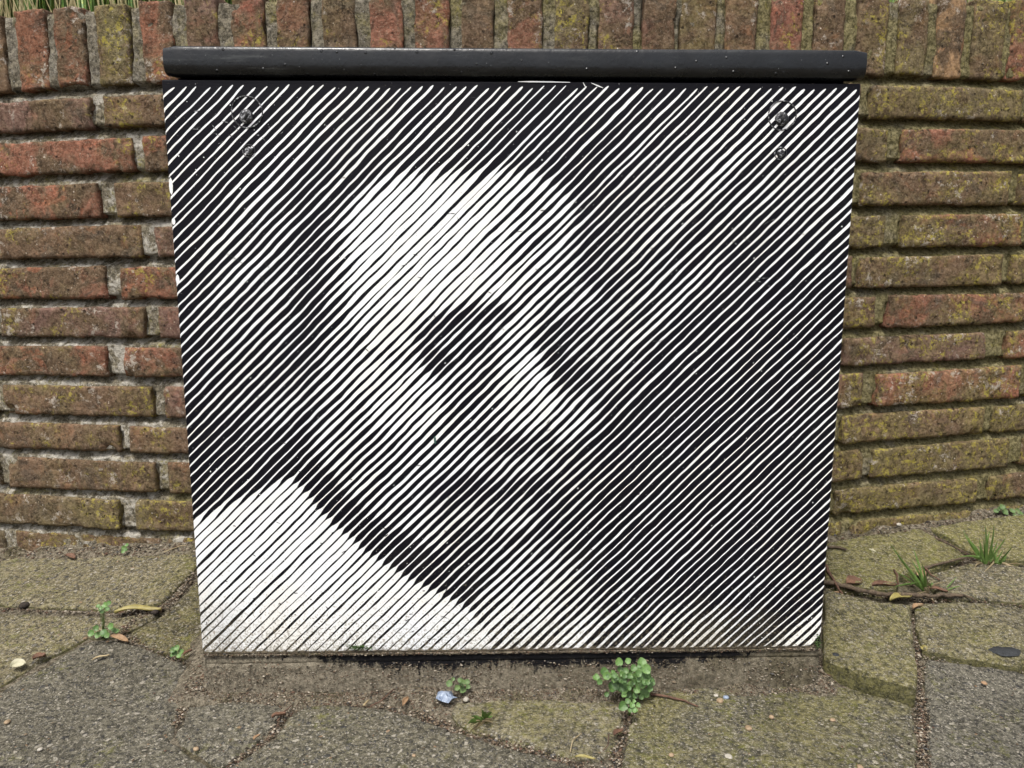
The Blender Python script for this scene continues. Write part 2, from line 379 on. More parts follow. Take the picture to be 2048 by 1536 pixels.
# ================================================================== GROUND
def ground_height(x, y):
    z = float(ground_z(x, y)) - .0065
    z += .0035 * nz(x, y, 3.1, 14) + .002 * nz(x, y, 7.7, 45)
    # gritty fillet of dirt swept against the plinth
    if abs(x) < .46:
        d = abs(y + .004) if y < 0 else 0
        ex = 1 if abs(x) < .42 else max(0, 1 - (abs(x) - .42) / .04)
        z += .0125 * math.exp(-(d / .019) ** 2) * ex * (.8 + .5 * nz(x, y, 1, 22))
    for sx in (-1, 1):
        d = abs(abs(x) - .405)
        if x * sx > 0 and y > -.02: z += .006 * math.exp(-(d / .018) ** 2)
    # soil banked against the wall foot
    dw = wall_y(x) - y
    if dw < .12: z += .016 * math.exp(-(max(dw, 0) / .030) ** 2) * (1 + .6 * nz(x, y, 2, 25))
    return z
def grid_sheet(xs, ys, fn):
    V = [(x, y, fn(x, y)) for y in ys for x in xs]; n = len(xs)
    Fc = [(j * n + i, j * n + i + 1, (j + 1) * n + i + 1, (j + 1) * n + i) for j in range(len(ys) - 1) for i in range(n - 1)]
    return V, Fc
xs = [-60, -20, -8, -4, -2.4] + list(np.arange(-1.6, 1.601, .009)) + [2.4, 4, 8, 20, 60]
ys = [-60, -20, -8, -4, -2.4, -1.6] + list(np.arange(-1.2, -.3, .03)) + list(np.arange(-.3, .56, .007)) + [.7, 1.2, 3, 8, 20, 60]
def gh(x, y):
    if abs(x) > 1.7 or y < -1.3 or y > .6: return -.02 + (0 if y < .6 else .06)
    return ground_height(x, y)
V, Fc = grid_sheet(xs, ys, gh)
ground = mesh_obj('ground', V, Fc, MAT['dirt']); tag(ground, kind='structure', label='dark gritty dirt ground under and between the paving slabs')

pavement = empty('pavement'); tag(pavement, kind='structure', label='uneven pavement of worn concrete slabs round the cabinet')
def slab(poly, col, alpha, lift=0.0, thick=.045, rnd=.004, rough=.0022, label=None, tilt=None, step=.0095):
    """poly: world xy corners. Top follows the ground; edges crumbled and rounded."""
    P = [Vector((p[0], p[1])) for p in poly]
    area = sum(P[i].x * P[(i + 1) % len(P)].y - P[(i + 1) % len(P)].x * P[i].y for i in range(len(P)))
    if area < 0: P.reverse()
    B = []
    for i in range(len(P)):
        a, b = P[i], P[(i + 1) % len(P)]; n = max(1, int((b - a).length / step))
        for k in range(n):
            q = a.lerp(b, k / n); d = (b - a).normalized(); nn = Vector((d.y, -d.x))
            j = .0022 * nz(q.x, q.y, 5, 60) + .003 * nz(q.x, q.y, 9, 18)
            if k == 0: j -= .003
            B.append(q + nn * j)
    nb = len(B)
    def edge_dist(q):
        return min((geometry.intersect_point_line(q, B[i], B[(i + 1) % nb])[0].to_2d() - q).length if 0 <= geometry.intersect_point_line(q, B[i], B[(i + 1) % nb])[1] <= 1 else (B[i] - q).length for i in range(nb))
    # an inner ring carries the rounding, then scattered interior points
    inner = []
    ring = []
    for i in range(nb):
        d = (B[(i + 1) % nb] - B[i - 1]).normalized(); nn = Vector((-d.y, d.x)); ring.append(B[i] + nn * rnd)
    x0, x1 = min(p.x for p in B), max(p.x for p in B); y0, y1 = min(p.y for p in B), max(p.y for p in B)
    st = step * 1.7; yy = y0
    Ba = np.array([(p.x, p.y) for p in B])
    def inside(q):
        x, y = q; c = False
        xa, ya = Ba[:, 0], Ba[:, 1]; xb, yb = np.roll(xa, -1), np.roll(ya, -1)
        m = ((ya > y) != (yb > y)) & (x < (xb - xa) * (y - ya) / (yb - ya + 1e-12) + xa)
        return (m.sum() % 2) == 1
    while yy < y1:
        xx = x0
        while xx < x1:
            q = (xx + random.uniform(-.3, .3) * st, yy + random.uniform(-.3, .3) * st)
            if inside(q) and np.min(np.hypot(Ba[:, 0] - q[0], Ba[:, 1] - q[1])) > rnd + st * .6: inner.append(Vector(q))
            xx += st
        yy += st
    ring = [q for q in ring if inside((q.x, q.y))]
    pts = B + ring + inner
    co, ed, fa, *_ = geometry.delaunay_2d_cdt(pts, [(i, (i + 1) % nb) for i in range(nb)], [], 1, 1e-7)
    def top(q, isb):
        z = float(ground_z(q.x, q.y)) + lift
        if tilt: z += tilt[0] * (q.x - P[0].x) + tilt[1] * (q.y - P[0].y)
        z += rough * (nz(q.x, q.y, 4, 9) * 1.0 + nz(q.x, q.y, 8, 38) * .5)
        if isb: z -= rnd * (.8 + .8 * nz(q.x, q.y, 2, 40))
        return z
    nbc = len(co)
    isb = [min((Vector(c) - b).length for b in (B[i] for i in range(nb))) < 1e-5 if k >= nb else True for k, c in enumerate(co)] if False else [k < nb for k in range(nbc)]
    V = [(c[0], c[1], top(Vector(c), isb[k])) for k, c in enumerate(co)]
    Fc = []
    for f in fa:
        a, b, c = (Vector(co[i]) for i in f[:3])
        if (b - a).cross(c - a) < 0: f = f[::-1]
        Fc.append(tuple(f))
    o = len(V)
    for i in range(nb):
        q = B[i]; V.append((q.x, q.y, V[i][2] - thick))
    for i in range(nb):
        j = (i + 1) % nb; Fc.append((i, o + i, o + j, j))
    Fc = [f for f in Fc]
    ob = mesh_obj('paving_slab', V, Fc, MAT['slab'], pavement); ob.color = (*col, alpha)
    if label: ob['label'] = label
    return ob
def gp(pts, off=0.0): return [on_ground(x, y, off)[:2] for x, y in pts]
OLIVE, DARK, GREY = (.190, .166, .100), (.138, .128, .098), (.16, .152, .126)
SL = [
 ([(34, 1108), (120, 1101), (392, 1096), (396, 1130), (362, 1168), (322, 1203), (235, 1219), (0, 1208), (-190, 1200), (-150, 1140), (0, 1122)], OLIVE, .52, 0),
 ([(-190, 1212), (0, 1224), (240, 1231), (325, 1222), (300, 1240), (238, 1268), (175, 1273), (80, 1322), (0, 1370), (-90, 1430), (-260, 1400)], OLIVE, .42, -.001),
 ([(340, 1219), (372, 1180), (398, 1155), (415, 1300), (398, 1332), (300, 1300), (252, 1276), (262, 1262)], (.11, .095, .05), .62, -.004),
 ([(-100, 1437), (0, 1381), (90, 1331), (178, 1280), (245, 1279), (384, 1330), (368, 1390), (352, 1440), (340, 1480), (425, 1540), (380, 1640), (-420, 1640)], DARK, .10, -.001),
 ([(360, 1445), (380, 1400), (420, 1392), (565, 1410), (572, 1425), (535, 1470), (440, 1535), (350, 1480)], DARK, .16, -.002),
 ([(584, 1424), (640, 1408), (760, 1412), (850, 1438), (905, 1462), (1050, 1500), (1190, 1545), (1200, 1640), (400, 1640), (455, 1540), (545, 1474)], (.128, .118, .085), .32, .001),
 ([(905, 1404), (1080, 1392), (1235, 1392), (1252, 1440), (1232, 1500), (1185, 1528), (1060, 1494), (925, 1455), (900, 1430)], (.190, .170, .110), .50, -.002),
 ([(1266, 1390), (1340, 1376), (1500, 1366), (1640, 1362), (1735, 1384), (1822, 1406), (1833, 1460), (1838, 1640), (1222, 1640), (1238, 1540), (1262, 1440)], (.130, .120, .080), .56, .001),
 ([(1836, 1374), (1750, 1354), (1700, 1338), (1647, 1318), (1650, 1172), (1700, 1190), (1760, 1203), (1818, 1207), (1828, 1280)], (.180, .162, .090), .72, .023),
 ([(1652, 1082), (1740, 1068), (1838, 1054), (1880, 1078), (1932, 1108), (1870, 1136), (1802, 1150), (1790, 1178), (1700, 1174), (1652, 1162)], (.160, .146, .066), .92, .008),
 ([(1856, 1054), (1940, 1040), (2048, 1027), (2230, 1000), (2240, 1110), (2048, 1122), (1975, 1112), (1945, 1102), (1895, 1074)], (.170, .152, .074), .82, .008),
 ([(1850, 1150), (1940, 1122), (1975, 1126), (2060, 1134), (2240, 1124), (2250, 1212), (2048, 1204), (1950, 1193), (1880, 1190)], (.175, .155, .100), .42, .005),
 ([(1826, 1206), (1870, 1202), (1940, 1202), (2048, 1214), (2250, 1224), (2280, 1366), (2048, 1330), (1950, 1318), (1846, 1300), (1834, 1260)], (.165, .148, .090), .56, .008),
 ([(1848, 1314), (1950, 1330), (2048, 1344), (2290, 1382), (2400, 1640), (1862, 1640), (1858, 1540), (1852, 1420)], (.140, .132, .106), .16, -.001),
]
FE = []
for pts, col, al, lift in SL:
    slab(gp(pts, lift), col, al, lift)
# plain slabs outside the frame, so that a step aside still finds pavement
yb = float(on_ground(1024, 1640)[1]) - .008
for i in range(-5, 6):
    for j in range(3):
        x0 = i * .30 - .10; y1 = yb - j * .30
        slab([(x0 + .003, y1 - .294), (x0 + .294, y1 - .294), (x0 + .294, y1), (x0 + .003, y1)], DARK if (i + j) % 2 else GREY, .15 + .1 * random.random(), step=.03)
for sx in (-1, 1):
    for j in range(2):
        xa, xb = (1.0, 1.32) if sx > 0 else (-1.36, -1.04)
        y0 = yb + .004 + j * .30
        slab([(xa, y0), (xb, y0), (xb, y0 + .294), (xa, y0 + .294)], OLIVE, .5, step=.03)

# ================================================================== WALL
ZL = [.822, .759, .690, .620, .555, .488, .424, .358, .289, .227, .157, .088]
ZR = [.848, .782, .714, .645, .576, .511, .443, .379, .307, .245, .178, .115]
def zrow(i, x):
    t = (x + .74) / 1.52
    t = min(max(t, -.6), 1.6)
    if i >= len(ZL): return zrow(11, x) - .065 * (i - 11)
    return ZL[i] + (ZR[i] - ZL[i]) * t
def ztop(x): return .944 + (.968 - .944) * (x + .65) / 1.45
JOINT = .0155
wall = empty('brick_wall', (0, WC, 0))
tag(wall, 'low weathered red and brown brick wall behind the painted cabinet', 'wall')
WL, WR = -1.55, 1.55
RED, BROWN, PURPLE, OLV, ORNG = (.265, .122, .080), (.188, .122, .078), (.198, .120, .094), (.172, .134, .078), (.42, .24, .13)
EDGES = {}
def brick(xc, z0, z1, half, col, al, lean=0.0, depth=.075, proud=0.0, stand=False):
    """one hand-moulded brick: rounded ragged arrises, dents and lumps; local x along, z up, -y out of the wall"""
    H = z1 - z0; seed = random.uniform(0, 100)
    nx, nzv = max(6, int(2 * half / .0055)), max(8, int(H / .0052))
    rr = random.uniform(.0016, .0030)
    W = np.linspace(0, 1, nx + 1); W2 = .5 - .5 * np.cos(np.pi * W); W = .55 * W + .45 * W2
    Q = np.linspace(0, 1, nzv + 1); Q2 = .5 - .5 * np.cos(np.pi * Q); Q = .55 * Q + .45 * Q2
    sk = [random.uniform(-.0022, .0022) * (.4 if stand else 1) for _ in range(4)]; bow = random.uniform(-.0018, .0018)
    chips = [(random.choice((-1, 1)) * half * random.uniform(.8, 1), random.choice((-1, 1)) * H / 2 * random.uniform(.75, 1), random.uniform(.006, .015)) for _ in range(random.choice((0, 1, 1, 2)))]
    holes = [(random.uniform(-.8, .8) * half, random.uniform(-.4, .4) * H, random.uniform(.002, .0045)) for _ in range(random.choice((0, 0, 1, 2)))]
    V = []
    for q in Q:
        for u in W:
            x = -half + 2 * half * u; z = -H / 2 + H * q
            ex = min(x + half, half - x); ez = min(z + H / 2, H / 2 - z)
            y = 0.0
            for e in (ex, ez):
                if e < rr: y += rr - math.sqrt(max(rr * rr - (rr - e) ** 2, 0))
            y = min(y, rr * 1.3)
            if stand is False and z < 0 and ez < .010: y += .0022 * max(0, nz(x + seed, 4, 0, 45)) * (1 - ez / .010)
            y -= .0030 * nz(x + seed, 0, z, 22) + .0019 * nz(x + seed, 5, z, 60) + .0012 * nz(x, seed, z, 140)
            for cx, cz, cr in chips:
                d = math.hypot(x - cx, z - cz) + .004 * nz(x, seed, z, 70)
                if d < cr: y += min(.008, (cr - d) * .9)
            for cx, cz, cr in holes:
                d = math.hypot(x - cx, (z - cz) * 1.3)
                if d < cr: y += .006 * (1 - d / cr) ** .5
            # ragged outline
            jz = (.0034 * nz(x + seed, 9, 0, 30) + .0026 * nz(x + seed, 7, 0, 95) + .0012 * nz(x + seed, 3, 0, 220)) * (1 if z < 0 else .55) * (1 - min(ez / .008, 1))
            jx = (.0028 * nz(0, 9 + seed, z, 40) + .0012 * nz(0, 3, z + seed, 120)) * (1 - min(ex / .008, 1))
            tx = 1 - 2 * abs(u - .5)
            z2 = z + jz + (sk[0] * (1 - u) + sk[1] * u) * (1 if z > 0 else -.4) + bow * tx
            V.append((x + jx + lean * z, y - .0060 - proud, z2))
    m = nx + 1
    Fc = [(j * m + i, j * m + i + 1, (j + 1) * m + i + 1, (j + 1) * m + i) for j in range(nzv) for i in range(nx)]
    loop = [i for i in range(m)] + [j * m + nx for j in range(1, nzv + 1)] + [nzv * m + i for i in range(nx - 1, -1, -1)] + [j * m for j in range(nzv - 1, 0, -1)]
    o = len(V)
    for i in loop: x, y, z = V[i]; V.append((x, y + .006, z))
    o2 = len(V)
    for i in loop: x, y, z = V[i]; V.append((x, depth, z))
    L = len(loop)
    for k in range(L):
        k2 = (k + 1) % L
        Fc.append((loop[k2], loop[k], o + k, o + k2)); Fc.append((o + k2, o + k, o2 + k, o2 + k2))
    ob = mesh_obj('brick', V, Fc, MAT['brick'], wall)
    ob.location = (xc, wall_y(xc) - WC, (z0 + z1) / 2)
    ob.rotation_euler = (random.uniform(-.02, .02) if not stand else 0, math.atan((zrow(3, .5) - zrow(3, -.5))) * -1 if not stand else 0, math.atan(2 * WK * xc))
    ob.color = (*col, al)
    return ob
def wx(px, py): return float(on_wall(px, py)[0])
# visible brick ends per course, in pixels of the photograph at that course, turned into places on the wall
ROWS = [  # (left-hand bricks), (right-hand bricks)
 ([(-100, 190), (212, None)], [(1735, 2040), (2052, None)]),
 ([(-40, 272), (293, None)], [(None, 1770), (1800, 2090)]),
 ([(-90, 203), (235, None)], [(1716, 2015), (2030, None)]),
 ([(0, 288), (315, None)], [(None, 1765), (1797, 2040)]),
 ([(-80, 218), (243, None)], [(None, 1702), (1712, 2000), (2017, None)]),
 ([(5, 295), (320, None)], [(None, 1748), (1770, 2060)]),
 ([(-70, 220), (250, None)], [(1684, 1968), (2005, None)]),
 ([(12, 310), (330, None)], [(None, 1722), (1748, 2034)]),
 ([(-40, 245), (262, None)], [(1680, 1962), (1980, None)]),
 ([(20, 316), (338, None)], [(None, 1722), (1738, 2012), (2035, None)]),
 ([(-40, 245), (270, None)], [(1668, 1950), (1970, None)]),
 ([(32, 325), (338, None)], [(1700, 1940), (1960, None)]),
]
YR = [(230, 205), (321, 293), (408, 379), (487, 462), (567, 543), (645, 624), (721, 701), (798, 777), (868, 850), (940, 927), (1015, 995), (1080, 1050)]
LENG, GAP = .212, .0165
HUE = {  # (row, side, index) -> base, greenness
}
def brick_tint(x, z):
    r = random.random()
    left = x < 0
    pal = [RED, RED, BROWN, PURPLE, BROWN] if left else [BROWN, PURPLE, OLV, RED, BROWN]
    if z < .28: pal = [BROWN, OLV, BROWN, OLV]
    c = random.choice(pal); k = random.uniform(.85, 1.15)
    al = .10 + max(0, (x + .1) * .55) + max(0, .34 - z) * 1.1 + random.uniform(-.06, .1)
    return tuple(v * k for v in c), min(max(al, 0), .9)
OVR = {(0, 0): (PURPLE, .05), (0, 1): (BROWN, .2), (1, 0): (RED, .05), (1, 1): (RED, .1), (2, 0): (RED, .0), (2, 1): (BROWN, .25),
       (3, 0): (BROWN, .1), (4, 0): (RED, .08), (4, 1): (RED, .1), (5, 0): (PURPLE, .08), (6, 0): (RED, .05), (6, 1): (RED, .1),
       (7, 0): (BROWN, .3), (8, 0): (BROWN, .3), (9, 0): (BROWN, .32), (10, 0): (OLV, .3), (10, 1): (OLV, .3),
       (1, 3): (RED, .45), (4, 3): (BROWN, .6), (5, 3): (RED, .35), (6, 2): (PURPLE, .35)}
for r, (left, right) in enumerate(ROWS):
    yl, yr = YR[r]
    spans = []
    lx = [(wx(a, yl), wx(b, yl) if b is not None else None) for a, b in left]
    a0, b0 = lx[0]; spans.append((a0, b0, 0)); x = lx[1][0]; first = (x, x + LENG); spans.append((*first, 1)); x = first[1] + GAP
    rx = []
    for a, b in right:
        rx.append((wx(a, yr) if a is not None else None, wx(b, yr) if b is not None else None))
    if rx[0][0] is None: rx[0] = (rx[0][1] - LENG, rx[0][1])
    if rx[-1][1] is None: rx[-1] = (rx[-1][0], rx[-1][0] + LENG)
    # hidden bricks between
    gap = rx[0][0] - GAP - x; k = max(0, round((gap + GAP) / (LENG + GAP)))
    if k:
        ln = (gap + GAP) / k - GAP
        for q in range(k): spans.append((x, x + ln, 9)); x += ln + GAP
    elif gap > .03: spans.append((x, x + gap, 9))
    for q, sp in enumerate(rx): spans.append((*sp, 2 + q))
    x = rx[-1][1] + GAP
    while x + LENG < WR: spans.append((x, x + LENG, 9)); x += LENG + GAP
    x = lx[0][0] - GAP
    while x - LENG > WL: spans.append((x - LENG, x, 9)); x -= LENG + GAP
    for a, b, q in spans:
        if b - a < .02: continue
        xc = (a + b) / 2; zb = zrow(r + 1, xc) if r < 11 else zrow(11, xc) - .064; zt = zrow(r, xc) - JOINT
        col, al = OVR.get((r, q), brick_tint(xc, zb))
        EDGES.setdefault(r, []).append(b - .0005 if xc < 0 else a + .0005)
        brick(xc, zb, zt, (b - a) / 2, col, al, proud=random.uniform(-.0012, .0018) - (.004 if r == 11 else 0))
# soldier course on top
SOL = [(-128, -75), (-45, 10), (38, 95), (115, 172), (200, 262), (290, 348), (378, 438), (470, 530), (560, 620), (650, 712), (743, 805), (833, 898), (925, 985), (1017, 1082),
       (1110, 1173), (1198, 1263), (1285, 1345), (1360, 1427), (1450, 1508), (1540, 1598), (1628, 1683), (1712, 1768), (1795, 1848), (1873, 1922), (1945, 2005), (2018, 2078)]
SC = [BROWN, BROWN, RED, RED, OLV, RED, PURPLE, RED, RED, BROWN, RED, RED, BROWN, RED, OLV, PURPLE, BROWN, OLV, BROWN, RED, BROWN, BROWN, OLV, ORNG, OLV, RED]
SA = [.3, .2, 0, .1, .7, .05, .1, .05, 0, .3, .1, 0, .2, .15, .7, .3, .5, .55, .6, .3, .3, .45, .7, .35, .75, .35]
sol = [(wx(a, 90), wx(b, 90), c, al * .55) for (a, b), c, al in zip(SOL, SC, SA)]
x = sol[0][0] - .02
while x - .05 > WL: sol.append((x - .047, x, BROWN, .3)); x -= .067
x = sol[-6 - 0][1]
x = max(s_[1] for s_ in sol) + .02
while x + .05 < WR: sol.append((x, x + .047, OLV, .6)); x += .067
for a, b, c, al in sol:
    xc = (a + b) / 2
    EDGES.setdefault(-1, []).append(b + .0008 if xc < .15 else a - .0008)
    brick(xc, zrow(0, xc) + random.uniform(-.001, .003), ztop(xc) + random.uniform(-.005, .006), (b - a) / 2 + .0012, tuple(v * random.uniform(.9, 1.1) for v in c), al,
          lean=random.uniform(-.015, .015), depth=.205, stand=True)

for k_ in EDGES: EDGES[k_].sort()
# mortar bed as one relief: bevelled joints, recessed under each brick, flush at the foot of the joint
def seam_gap(row, x, z):
    E_ = EDGES.get(row)
    if not E_: return 0
    k = bisect.bisect(E_, x); g = 0
    for j in (k - 1, k):
        if 0 <= j < len(E_):
            d = x - E_[j]
            if abs(d) < .0035: g = max(g, (1 - abs(d) / .0035) * min(1, max(0, nz(E_[j] * 9, row, z, 16) + .35) * 1.8))
    return .013 * g
def mortar_depth(x, z):
    zs = zrow(0, x)
    n = .0016 * nz(x, 1, z, 50) + .0009 * nz(x, 2, z, 130) + .002 * nz(x, 3, z, 12)
    if z > zs + .002: return -.0020 + seam_gap(-1, x, z) + n * 1.5 + max(0, z - (ztop(x) - .012)) * .5
    for i in range(13):
        zb = zrow(i, x)                     # bottom of the course above the joint
        if zb - JOINT - .010 <= z <= zb + .004:
            t = min(max((zb - z) / JOINT, 0), 1.1)
            return .0155 - .0150 * min(t * 1.15, 1) + n * 1.4
    row = next((i for i in range(12) if z > zrow(i + 1, x)), 11)
    return -.0010 + n + seam_gap(row, x, z) * .8
MX = np.concatenate([np.arange(WL, -1.0, .012), np.arange(-1.0, 1.05, .0026), np.arange(1.05, WR + .001, .012)]); MZ = np.arange(-.02, 1.0, .0030)
Vm = []
for z in MZ:
    for x in MX:
        zz = min(z, ztop(x) - .008 + .004 * nz(x, 0, 0, 30))
        Vm.append((x, wall_y(x) + mortar_depth(x, zz), zz))
n = len(MX)
Fm = [(j * n + i, j * n + i + 1, (j + 1) * n + i + 1, (j + 1) * n + i) for j in range(len(MZ) - 1) for i in range(n - 1)]
o0 = len(Vm); top0 = (len(MZ) - 1) * n
for x in MX: Vm.append((x, wall_y(x) + .21, ztop(x) - .010))
for x in MX: Vm.append((x, wall_y(x) + .21, -.02))
Fm += [(top0 + i, top0 + i + 1, o0 + i + 1, o0 + i) for i in range(n - 1)]
Fm += [(o0 + i, o0 + i + 1, o0 + n + i + 1, o0 + n + i) for i in range(n - 1)]
Vm = [(a, b - WC, c) for a, b, c in Vm]
mo = mesh_obj('mortar', Vm, Fm, MAT['mortar'], wall)

# ================================================================== CABINET
cab = empty('utility_cabinet', (0, 0, .0))
tag(cab, 'low black metal utility cabinet with a portrait in diagonal white lines, against the brick wall', 'cabinet')
PX0, PX1, PZ0, PZ1 = -.4, .4, .0555, .7575
def box_bm(bm, x0, x1, y0, y1, z0, z1, bev=0.0, seg=2):
    r = bmesh.ops.create_cube(bm, size=1)
    for v in r['verts']:
        v.co = Vector((x0 + (v.co.x + .5) * (x1 - x0), y0 + (v.co.y + .5) * (y1 - y0), z0 + (v.co.z + .5) * (z1 - z0)))
    if bev:
        es = list({e for v in r['verts'] for e in v.link_edges})
        bmesh.ops.bevel(bm, geom=es, offset=bev, segments=seg, affect='EDGES', profile=.6)
bm = bmesh.new(); box_bm(bm, -.392, .392, .024, .262, .040, .765, .004); bm_obj('cabinet_body', bm, MAT['black'], cab)
# front door sheet: gently dented skin with rolled edges
bm = bmesh.new(); box_bm(bm, PX0, PX1, 0, .022, PZ0, PZ1, .0022, 3); bm_obj('front_panel', bm, MAT['black'], cab)
# lid: extruded profile, rounded nose, undercut drip edge
prof = [(.30, .7958), (.010, .7931), (-.0018, .7927), (-.0038, .7919), (-.0049, .7902), (-.0054, .7870), (-.0060, .7800), (-.0062, .7730), (-.0056, .7680), (-.0034, .7638), (.001, .7614), (.006, .7606), (.009, .7640), (.30, .7640)]
LX0, LX1 = -.3950, .4030
nseg = 60; V = []; Fc = []
for i in range(nseg + 1):
    x = LX0 + (LX1 - LX0) * i / nseg
    sh = 0
    e = min(i, nseg - i)
    ins = .0018 if e == 0 else 0
    for (y, z) in prof:
        V.append((x, y + ins * (1 if y < .01 else 0) + .0006 * nz(x, y, z, 6), z - ins * (1 if z > .78 else -1) + .0005 * nz(x, 4, 0, 5)))
m = len(prof)
for i in range(nseg):
    for k in range(m):
        k2 = (k + 1) % m; Fc.append((i * m + k, i * m + k2, (i + 1) * m + k2, (i + 1) * m + k))
Fc.append(tuple(range(m))[::-1]); Fc.append(tuple(nseg * m + k for k in range(m)))
lid = mesh_obj('lid', V, Fc, MAT['lid'], cab)
md = lid.modifiers.new('edge', 'EDGE_SPLIT'); md.split_angle = math.radians(50)
# bottom rail and concrete foot
rp = []
for i in range(81):
    x = -.398 + .796 * i / 80
    dip = .0022 * math.exp(-((x + .4) / .22) ** 2) * -1
    rp.append((x, .0068 + .0006 * nz(x, 3, 0, 40), .0470 + dip + .0006 * nz(x, 0, 0, 30)))
V, Fc = tube_data(rp, .0068, 10); mesh_obj('bottom_rail', V, Fc, MAT['base'], cab)
ledge = [(i, j) for i in range(121) for j in range(5)]
V = []
for i in range(161):
    x = -.3985 + .797 * i / 160
    for j, (y, z) in enumerate(((.020, .0556), (.006, .0556), (-.0004, .0552), (-.0012, .0538), (.004, .0520))):
        V.append((x, y + .0016 * nz(x, j, 0, 150) + .0012 * nz(x, 0, 3, 30), z + .0016 * nz(x, j, 1, 120)))
Fc = [(i * 5 + j, i * 5 + j + 1, (i + 1) * 5 + j + 1, (i + 1) * 5 + j) for i in range(160) for j in range(4)]
mesh_obj('dirt_ledge', V, Fc, MAT['dirt'], cab)
xs_ = np.linspace(-.402, .402, 200); zs_ = np.linspace(-.03, .0445, 22)
V = []
for z in zs_:
    for x in xs_:
        e = max(0, abs(x) - .396)
        y = -.001 + .0016 * nz(x, 0, z, 28) + .0010 * nz(x, 2, z, 90) + (z - .02) * .03 + e * .9
        if z > .040: y += (z - .040) * .8
        V.append((x, y, z))
n = len(xs_)
Fc = [(j * n + i, j * n + i + 1, (j + 1) * n + i + 1, (j + 1) * n + i) for j in range(len(zs_) - 1) for i in range(n - 1)]
o = len(V); t0 = (len(zs_) - 1) * n
for x in (xs_[0], xs_[-1]):
    for y in (.0, .27):
        for z in (-.03, .0445): V.append((x, y + .003, z))
Fc += [(t0, t0 + n - 1, o + 7, o + 3), (0, t0, o + 3, o + 2), (n - 1, o + 6, o + 7, t0 + n - 1), (o + 2, o + 3, o + 7, o + 6)]
mesh_obj('concrete_base', V, Fc, MAT['base'], cab)

# ---- the line portrait: about 116 hand-painted white strokes, thick where the picture is light
top_x = {1: 349, 2: 373, 3: 392, 4: 421, 5: 443, 6: 466, 7: 488, 8: 511, 9: 535, 10: 558, 11: 579, 12: 602, 13: 627, 14: 647, 15: 670, 16: 692, 17: 715, 18: 737, 19: 759, 20: 780,
         21: 801, 22: 822, 23: 845, 24: 866, 25: 888, 26: 912, 27: 932, 28: 955, 29: 977, 30: 1001, 31: 1021, 32: 1045, 33: 1065, 34: 1088, 35: 1111, 36: 1132, 37: 1155, 38: 1173, 39: 1194,
         40: 1217, 41: 1238, 42: 1261, 43: 1286, 44: 1306, 45: 1326, 46: 1349, 47: 1372, 48: 1395, 49: 1415, 50: 1437, 51: 1457, 52: 1480, 53: 1499, 54: 1522, 55: 1543, 56: 1566, 57: 1591,
         58: 1609, 59: 1628, 60: 1651, 61: 1673, 62: 1694, 63: 1713}
left_y = [191, 216, 237, 260, 283, 303, 326, 350, 368, 393, 416, 438, 456, 480, 502, 521, 544, 567, 587, 610, 629, 651, 670, 691, 712, 733, 752, 772, 791, 812, 833, 853, 873, 893, 913,
          932, 952, 972, 991, 1009, 1028, 1048, 1068, 1088, 1107, 1126, 1145, 1163, 1182, 1202, 1221, 1240, 1257, 1274, 1290]
right_y = [196, 220, 241, 262, 286, 308, 329, 352, 376, 402, 423, 445, 469, 490, 510, 532, 552, 573, 593, 616, 637, 657, 678, 701, 721, 740, 759, 779, 799, 820, 838, 856, 876, 898, 918,
           938, 959, 980, 1000, 1019, 1039, 1058, 1078, 1097, 1118, 1137, 1156, 1174, 1192, 1209, 1225, 1243, 1263]
bot_known = {85: 1019, 86: 1036, 87: 1057, 88: 1076, 89: 1096, 90: 1115, 91: 1135, 92: 1155, 93: 1177, 94: 1198, 95: 1216, 96: 1234, 97: 1252, 98: 1271, 99: 1290, 100: 1309, 101: 1329,
             102: 1348, 103: 1367, 104: 1385, 105: 1404, 106: 1422, 107: 1440, 108: 1458, 109: 1475, 110: 1492, 111: 1509, 112: 1528, 113: 1547, 114: 1569, 115: 1588, 116: 1610}
def lx_edge(y): return 328 + (y - 161) * .0670
def rx_edge(y): return 1727 - (y - 169) * .0771
ends = {}
for k in range(1, 117):
    if k <= 63: T = (top_x[k], 170 + (k / 63) * 5 + random.uniform(-2, 5))
    else: T = (rx_edge(right_y[k - 64]) - (7 if k < 75 else 3), right_y[k - 64])
    if k <= 55: Bq = (lx_edge(left_y[k - 1]), left_y[k - 1])
    elif k in bot_known: Bq = (bot_known[k], 1293)
    else: Bq = (424 + (k - 56) * (1019 - 424) / 29, 1294)
    ends[k] = (np.array(on_panel(*T))[[0, 2]], np.array(on_panel(*Bq))[[0, 2]])

# lightness of the picture, laid out over the artwork (pixels of the photograph on the flat panel)
GX, GY, GS = 300, 140, 6
gw, ghh = (1760 - GX) // GS, (1330 - GY) // GS
XX, YY = np.meshgrid(GX + GS * (np.arange(gw) + .5), GY + GS * (np.arange(ghh) + .5))
def blur(a, s):
    if s <= 0: return a
    r = max(1, int(3 * s / GS)); k = np.exp(-.5 * (np.arange(-r, r + 1) * GS / s) ** 2); k /= k.sum()
    a = np.pad(a, r, 'edge')
    a = np.apply_along_axis(lambda m_: np.convolve(m_, k, 'valid'), 0, a)
    return np.apply_along_axis(lambda m_: np.convolve(m_, k, 'valid'), 1, a)
def poly_mask(P):
    m_ = np.zeros(XX.shape, bool); P = np.array(P, float)
    for (xa, ya), (xb, yb) in zip(P, np.roll(P, -1, 0)):
        c = ((ya > YY) != (yb > YY)) & (XX < (xb - xa) * (YY - ya) / (yb - ya + 1e-9) + xa)
        m_ ^= c
    return m_.astype(float)
T_ = np.full(XX.shape, .25)
